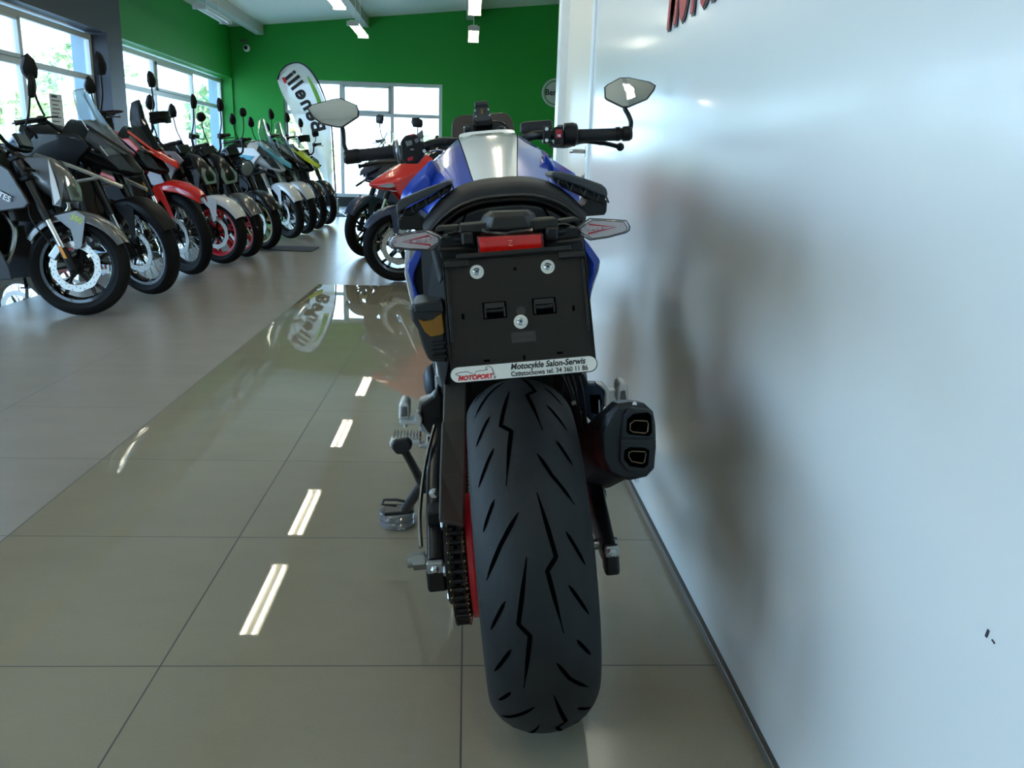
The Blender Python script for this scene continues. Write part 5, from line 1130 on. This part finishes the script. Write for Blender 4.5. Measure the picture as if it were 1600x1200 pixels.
b = MB(); b.ball(B(676, 600, .60), .04, 16, 10, (.55, .8, 1.25)); b.build('engine_side_tank', mat('cover_slate', (58, 66, 74), .4, .5), mb)
def peg(side):
    if side < 0:
        h = px('peg_bracket', CAST, [(655, 625), (672, 620), (686, 606), (690, 612), (688, 690), (668, 680), (656, 674), (652, 650)], .36, .03, mb, .004)
        px('heel_guard', SBK, [(657, 634), (676, 620), (684, 600), (692, 622), (690, 692), (668, 676), (659, 662)], .352, .02, h, .005)
        px('peg_knuckle', PALU, [(623, 657), (648, 656), (648, 645), (655, 645), (660, 655), (658, 668), (648, 664), (625, 664)], .34, .03, h, .003)
        q = px('passenger_peg', PALU, [(622.5, 656), (623, 634), (627, 626.5), (635, 626.5), (639.5, 633), (640, 655)], .33, .05, h, .004)
        px('peg_rubber', mat('peg_grey', (96, 98, 98), .5), [(626.5, 652), (627, 636), (635.5, 635), (636, 651)], .327, .006, q, .002)
        MB().lathe([(.004, 0), (.004, .008)], B(633, 662, .35), (0, 0, -1), 12).build('peg_pin', PALU, h)
        b = MB(); b.box(B(634, 688, .55), (.075, .05, .012)); f = b.build('rider_peg', PALU, h, smooth=0, bevel=.003)
        for k in range(9):
            q = MB(); c = B(615+k*5, 683.5, .53); q.prism([c+Vector((-.003, 0, -.002)), c+Vector((.003, 0, -.002)), c+Vector((0, 0, .006))], (0, .045, 0)); q.build('peg_tooth', PALU, f, smooth=0)
        px('rider_peg_mount', CAST, [(666, 682), (687, 680), (689, 703), (668, 702), (655, 700), (654, 695), (666, 694)], .52, .03, h, .003); px('peg_slot', HOLE, [(668.5, 683), (677, 683), (677.5, 690), (669, 690)], .517, .004, h, 0)
    else:
        h = px('peg_bracket', mat('bracket_blue_grey', (42, 54, 70), .3, .6), [(903, 604), (915, 599), (932, 600), (944, 609), (948, 625), (940, 650), (925, 660), (905, 640)], .30, .03, mb, .004)
        px('bracket_rim', PALU, [(930, 599), (943, 600), (953, 612), (956, 628), (950, 640), (944, 634), (945, 612), (938, 606)], .295, .03, h, .004)
        px('peg_arm', PALU, [(950, 611), (967, 610), (967, 634), (952, 634)], .31, .03, h, .003)
        q = px('passenger_peg', PALU, [(964, 628), (965, 606), (968, 599), (975, 597), (981, 601), (982.5, 609), (981, 629)], .29, .05, h, .004)
        px('peg_rubber', mat('peg_grey'), [(969, 625), (970, 612), (977, 610), (979, 625)], .287, .006, q, .002)
        px('bracket_hollow', HOLE, [(922, 618), (938, 617), (941, 628), (936, 648), (924, 645)], .297, .004, h, .001)
        px('master_cylinder', PALU, [(920, 664), (930, 662), (931, 669), (921, 670)], .30, .02, h, .002); q = MB(); q.tube([B(936, 625, .293), B(937, 655, .293), B(935, 690, .293)], .0018, 6); q.build('brake_rod', PALU, h)
peg(-1); peg(1)
# side stand, its tang and the clear puck beneath
BST = mat('stand_black', (18, 20, 26), .35)
b = MB(); b.tube([B(676, 735, .50), B(655, 764, .56), B(634, 795, .63)], [.014, .013, .013], 12); st_ = b.build('side_stand', BST, mb)
b = MB(); b.tube([B(664, 764, .50), B(642, 722, .40), B(628, 697, .36)], [.012, .0095, .009], 12); b.build('stand_tang', BST, st_)
px('tang_pad', BST, [(611, 693), (616, 688), (637, 685), (644, 692), (643, 702), (630, 711), (619, 711), (612, 702)], .345, .018, st_, .005)
b = MB(); f0 = B(618, 793, .64); 
b.box(B(624, 797, .645), (.075, .045, .010)); b.build('stand_foot', BST, st_, smooth=0, bevel=.003)
b = MB(); b.tube([B(640, 785, .61), B(620, 781, .62), B(600, 781, .62), B(597, 788, .62), B(620, 790, .62)], .004, 8); b.build('stand_loop', BST, st_)
b = MB(); b.tube([B(690, 700, .50), B(674, 722, .52), B(660, 748, .54)], .006, 10); b.build('stand_spring', PALU, st_)
pk = B(619.5, 812, .66); pw = BM @ pk
pu = empty('stand_puck', (at_z(620, 818).x, at_z(620, 818).y+.0, 0)); tag(pu, 'clear round plastic puck under the side stand foot of the blue motorcycle', 'puck')
PK = mat('clear_acrylic', (176, 176, 178), .08, 0, 1.45, .75)
b = MB(); 
b.lathe([(.046, 0), (.049, .003), (.049, .016), (.045, .019)], (0, 0, .001), (0, 0, 1), 48); b.build('puck_base', PK, pu)
MB().lathe([(.046, .0195), (.049, .022), (.0495, .036), (.046, .040)], (0, 0, .001), (0, 0, 1), 48).build('puck_top', PK, pu)

# silencer on the right with its twin outlets
EXB = mat('exhaust_black', (30, 34, 37), .4, .3)
body_o = [(948, 650), (966, 633), (985, 630), (1008, 632), (1022, 645), (1026, 665), (1027, 700), (1024, 735), (1012, 748), (985, 754), (970, 752), (950, 742), (938, 720), (936, 680)]
Ex = lambda v, k, du=0, dw=0: [B(981+(x-981)*k, 692+(y-692)*k, -.085)+Vector((du, v+.085, dw)) for x, y in body_o]
b = MB(); b.loft([Ex(-.085, .90, .002, 0), Ex(-.075, 1.0), Ex(-.04, 1.0, -.003, -.006), Ex(-.035, .99, -.003, -.008)]); cap = b.build('silencer_cap', EXB, mb, smooth=28, bevel=.002)
b = MB(); b.loft([Ex(-.036, .96, -.003, -.010), Ex(.06, 1.0, -.012, -.055), Ex(.18, .98, -.028, -.12), Ex(.27, .6, -.04, -.17)]); sil = b.build('silencer', mat('silencer_dark', (22, 23, 24), .65, 0, spec=.3), mb, smooth=30)
face = [(975, 650), (985, 638), (1012, 640), (1022, 650), (1025, 690), (1022, 728), (1008, 740), (980, 738), (968, 722), (970, 690)]
px('cap_face', EXB, face, -.094, .01, cap, .003)
px('outlet_recess', HOLE, [(980, 656), (990, 647), (1013, 645), (1018, 650), (1019, 676), (1014, 682), (983, 679), (979, 675)], -.0955, .004, cap, .001); px('outlet_recess', HOLE, [(976, 704), (984, 699), (1008, 700), (1015, 704), (1013, 727), (1006, 732), (984, 729), (975, 718)], -.0955, .004, cap, .001)
for o in ([(984.5, 672), (985, 662), (992, 657), (1011, 658), (1013, 662), (1012, 674), (1008, 677), (989, 675)], [(982, 713), (983, 707), (988, 705), (1008, 706), (1009.5, 709), (1007, 722), (1003, 724), (987, 721)]):
    q = MB(); q.tube([B(x, y, -.0965) for x, y in o], .0009, 6, closed=True); q.build('outlet_pipe', mat('pipe_bronze', (120, 104, 84), .3, 1), cap)
px('cap_bar', EXB, [(970, 686), (1021, 686), (1026, 690), (1022, 697), (970, 694)], -.097, .006, cap, .002)
for x, y in ((995, 750), (991, 631), (949, 698)): MB().lathe([(.004, 0), (.004, .003)], B(x, y, -.078), (0, -1, 0), 12).build('cap_bolt', CHR, cap)
# brake hose and wires down the right side of the tyre
for k, pth in enumerate(([(893, 586), (900, 610), (906, 650), (912, 690), (914, 706)], [(885, 588), (896, 622), (908, 670), (913, 700)], [(904, 588), (910, 612), (914, 650), (916, 690)], [(878, 585), (889, 610), (897, 640), (905, 690), (913, 706)])):
    b = MB(); b.tube(smooth_path([B(x, y, .12) for x, y in pth], 5), .0028+.0008*(k % 2), 8); b.build('hose', SBK, mb)
px('hose_clip', ALU, [(892, 628), (899, 626), (901, 632), (894, 634)], .112, .01, mb, .001)
px('hanger_bracket', SBK, [(880, 584), (912, 584), (920, 600), (917, 604), (905, 603), (900, 606), (890, 603)], .2, .03, mb, .003)
# damper, linkage and inner mudguard seen above the tyre
b = MB(); b.tube([(0, .34, .45), (0, .42, .78)], .03, 14); q_ = b.build('rear_damper', mat('damper_red', (170, 30, 34), .4), mb)
b = MB(); rows = []
for k in range(12):
    a = rad(-5+k*6); rows.append([Vector((u, cos(a)*r_-.0, .312+sin(a)*r_)) for u, r_ in ((-.10, .335), (-.085, .352), (0, .362), (.085, .352), (.10, .335))])
b.loft(rows, cap=False, closed=False); b.build('inner_mudguard', SBK, mb, solid=.004)
# engine, frame, front wheel: the rest of the machine ahead
b = MB(); b.box((0, .68, .48), (.30, .36, .30), (.1, 0, 0)); en = b.build('engine', ENG, mb, smooth=0, bevel=.03)
b = MB(); b.box((0, .80, .66), (.24, .2, .22), (.4, 0, 0)); b.build('cylinder_head', DKM, en, smooth=0, bevel=.015)
for s in (-1, 1):
    MB().lathe([(.10, 0), (.10, .03), (.06, .045)], (s*.15, .66, .44), (s, 0, 0), 28).build('engine_cover', DKM, en)
    b = MB(); b.tube([(s*.06, 1.0, .90), (s*.15, .75, .74), (s*.15, .48, .56), (s*.12, .42, .36)], .024, 10); b.build('frame_rail', SBK, mb)
    b = MB(); b.tube([(s*.12, .5, .72), (s*.10, .2, .84), (s*.08, -.1, .87)], .014, 8); b.build('subframe_rail', SBK, mb)
    b = MB(); b.tube([(s*.105, 1.395, .30), (s*.105, 1.28, .55)], .021, 12); b.tube([(s*.105, 1.28, .55), (s*.105, 1.06, .99)], .028, 12); b.build('fork_leg', GLB, mb)
b = MB(); b.tube(smooth_path([(.04, .95, .62), (.06, 1.04, .45), (.08, .95, .25), (.1, .6, .16), (.13, .35, .22), (.15, .18, .33)], 6), .022, 12); b.build('exhaust_pipe', mat('steel'), mb)
b = MB(); b.box((0, 1.02, .66), (.34, .04, .28), (-.2, 0, 0)); b.build('radiator', MATS['radiator_black'], mb, smooth=0, bevel=.006)
fw = bpy.data.objects.new('front_wheel', None); COL.objects.link(fw); fw.parent = mb; fw.location = (0, 1.40, .30); fw.empty_display_size = .05
prof = []
for k in range(-6, 7): a = k/6*1.35; prof.append((.30-.045*(1-cos(a))/(1-cos(1.35)), .06*sin(a)/sin(1.35)))
MB().lathe(prof+[(.235, .052), (.218, .04), (.218, -.04), (.235, -.052)], (0, 0, 0), (1, 0, 0), 64, loop=True).build('tyre', RUB, fw)
b = MB(); b.lathe([(.227, -.042), (.205, -.02), (.205, .02), (.227, .042), (.2, .03), (.19, 0), (.2, -.03)], (0, 0, 0), (1, 0, 0), 48, loop=True)
for k in range(10): a = 2*pi*k/10; b.tube([(0, cos(a)*.03, sin(a)*.03), (0, cos(a+.15)*.2, sin(a+.15)*.2)], .011, 6)
b.lathe([(.04, -.07), (.04, .07)], (0, 0, 0), (1, 0, 0), 20); b.build('rim', REDW, fw)
for s in (-1, 1): MB().lathe([(.11, s*.068), (.148, s*.068), (.148, s*.072), (.11, s*.072)], (0, 0, 0), (1, 0, 0), 48, loop=True).build('brake_disc', DISC, fw)
b = MB(); rows = []
for k in range(12):
    a = rad(35+k*11); rows.append([Vector((u, 1.40+cos(a)*r_, .30+sin(a)*r_)) for u, r_ in ((-.075, .29), (-.06, .325), (0, .335), (.06, .325), (.075, .29))])
b.loft(rows, cap=False, closed=False); b.build('front_fender', BLUE, mb, solid=.004)
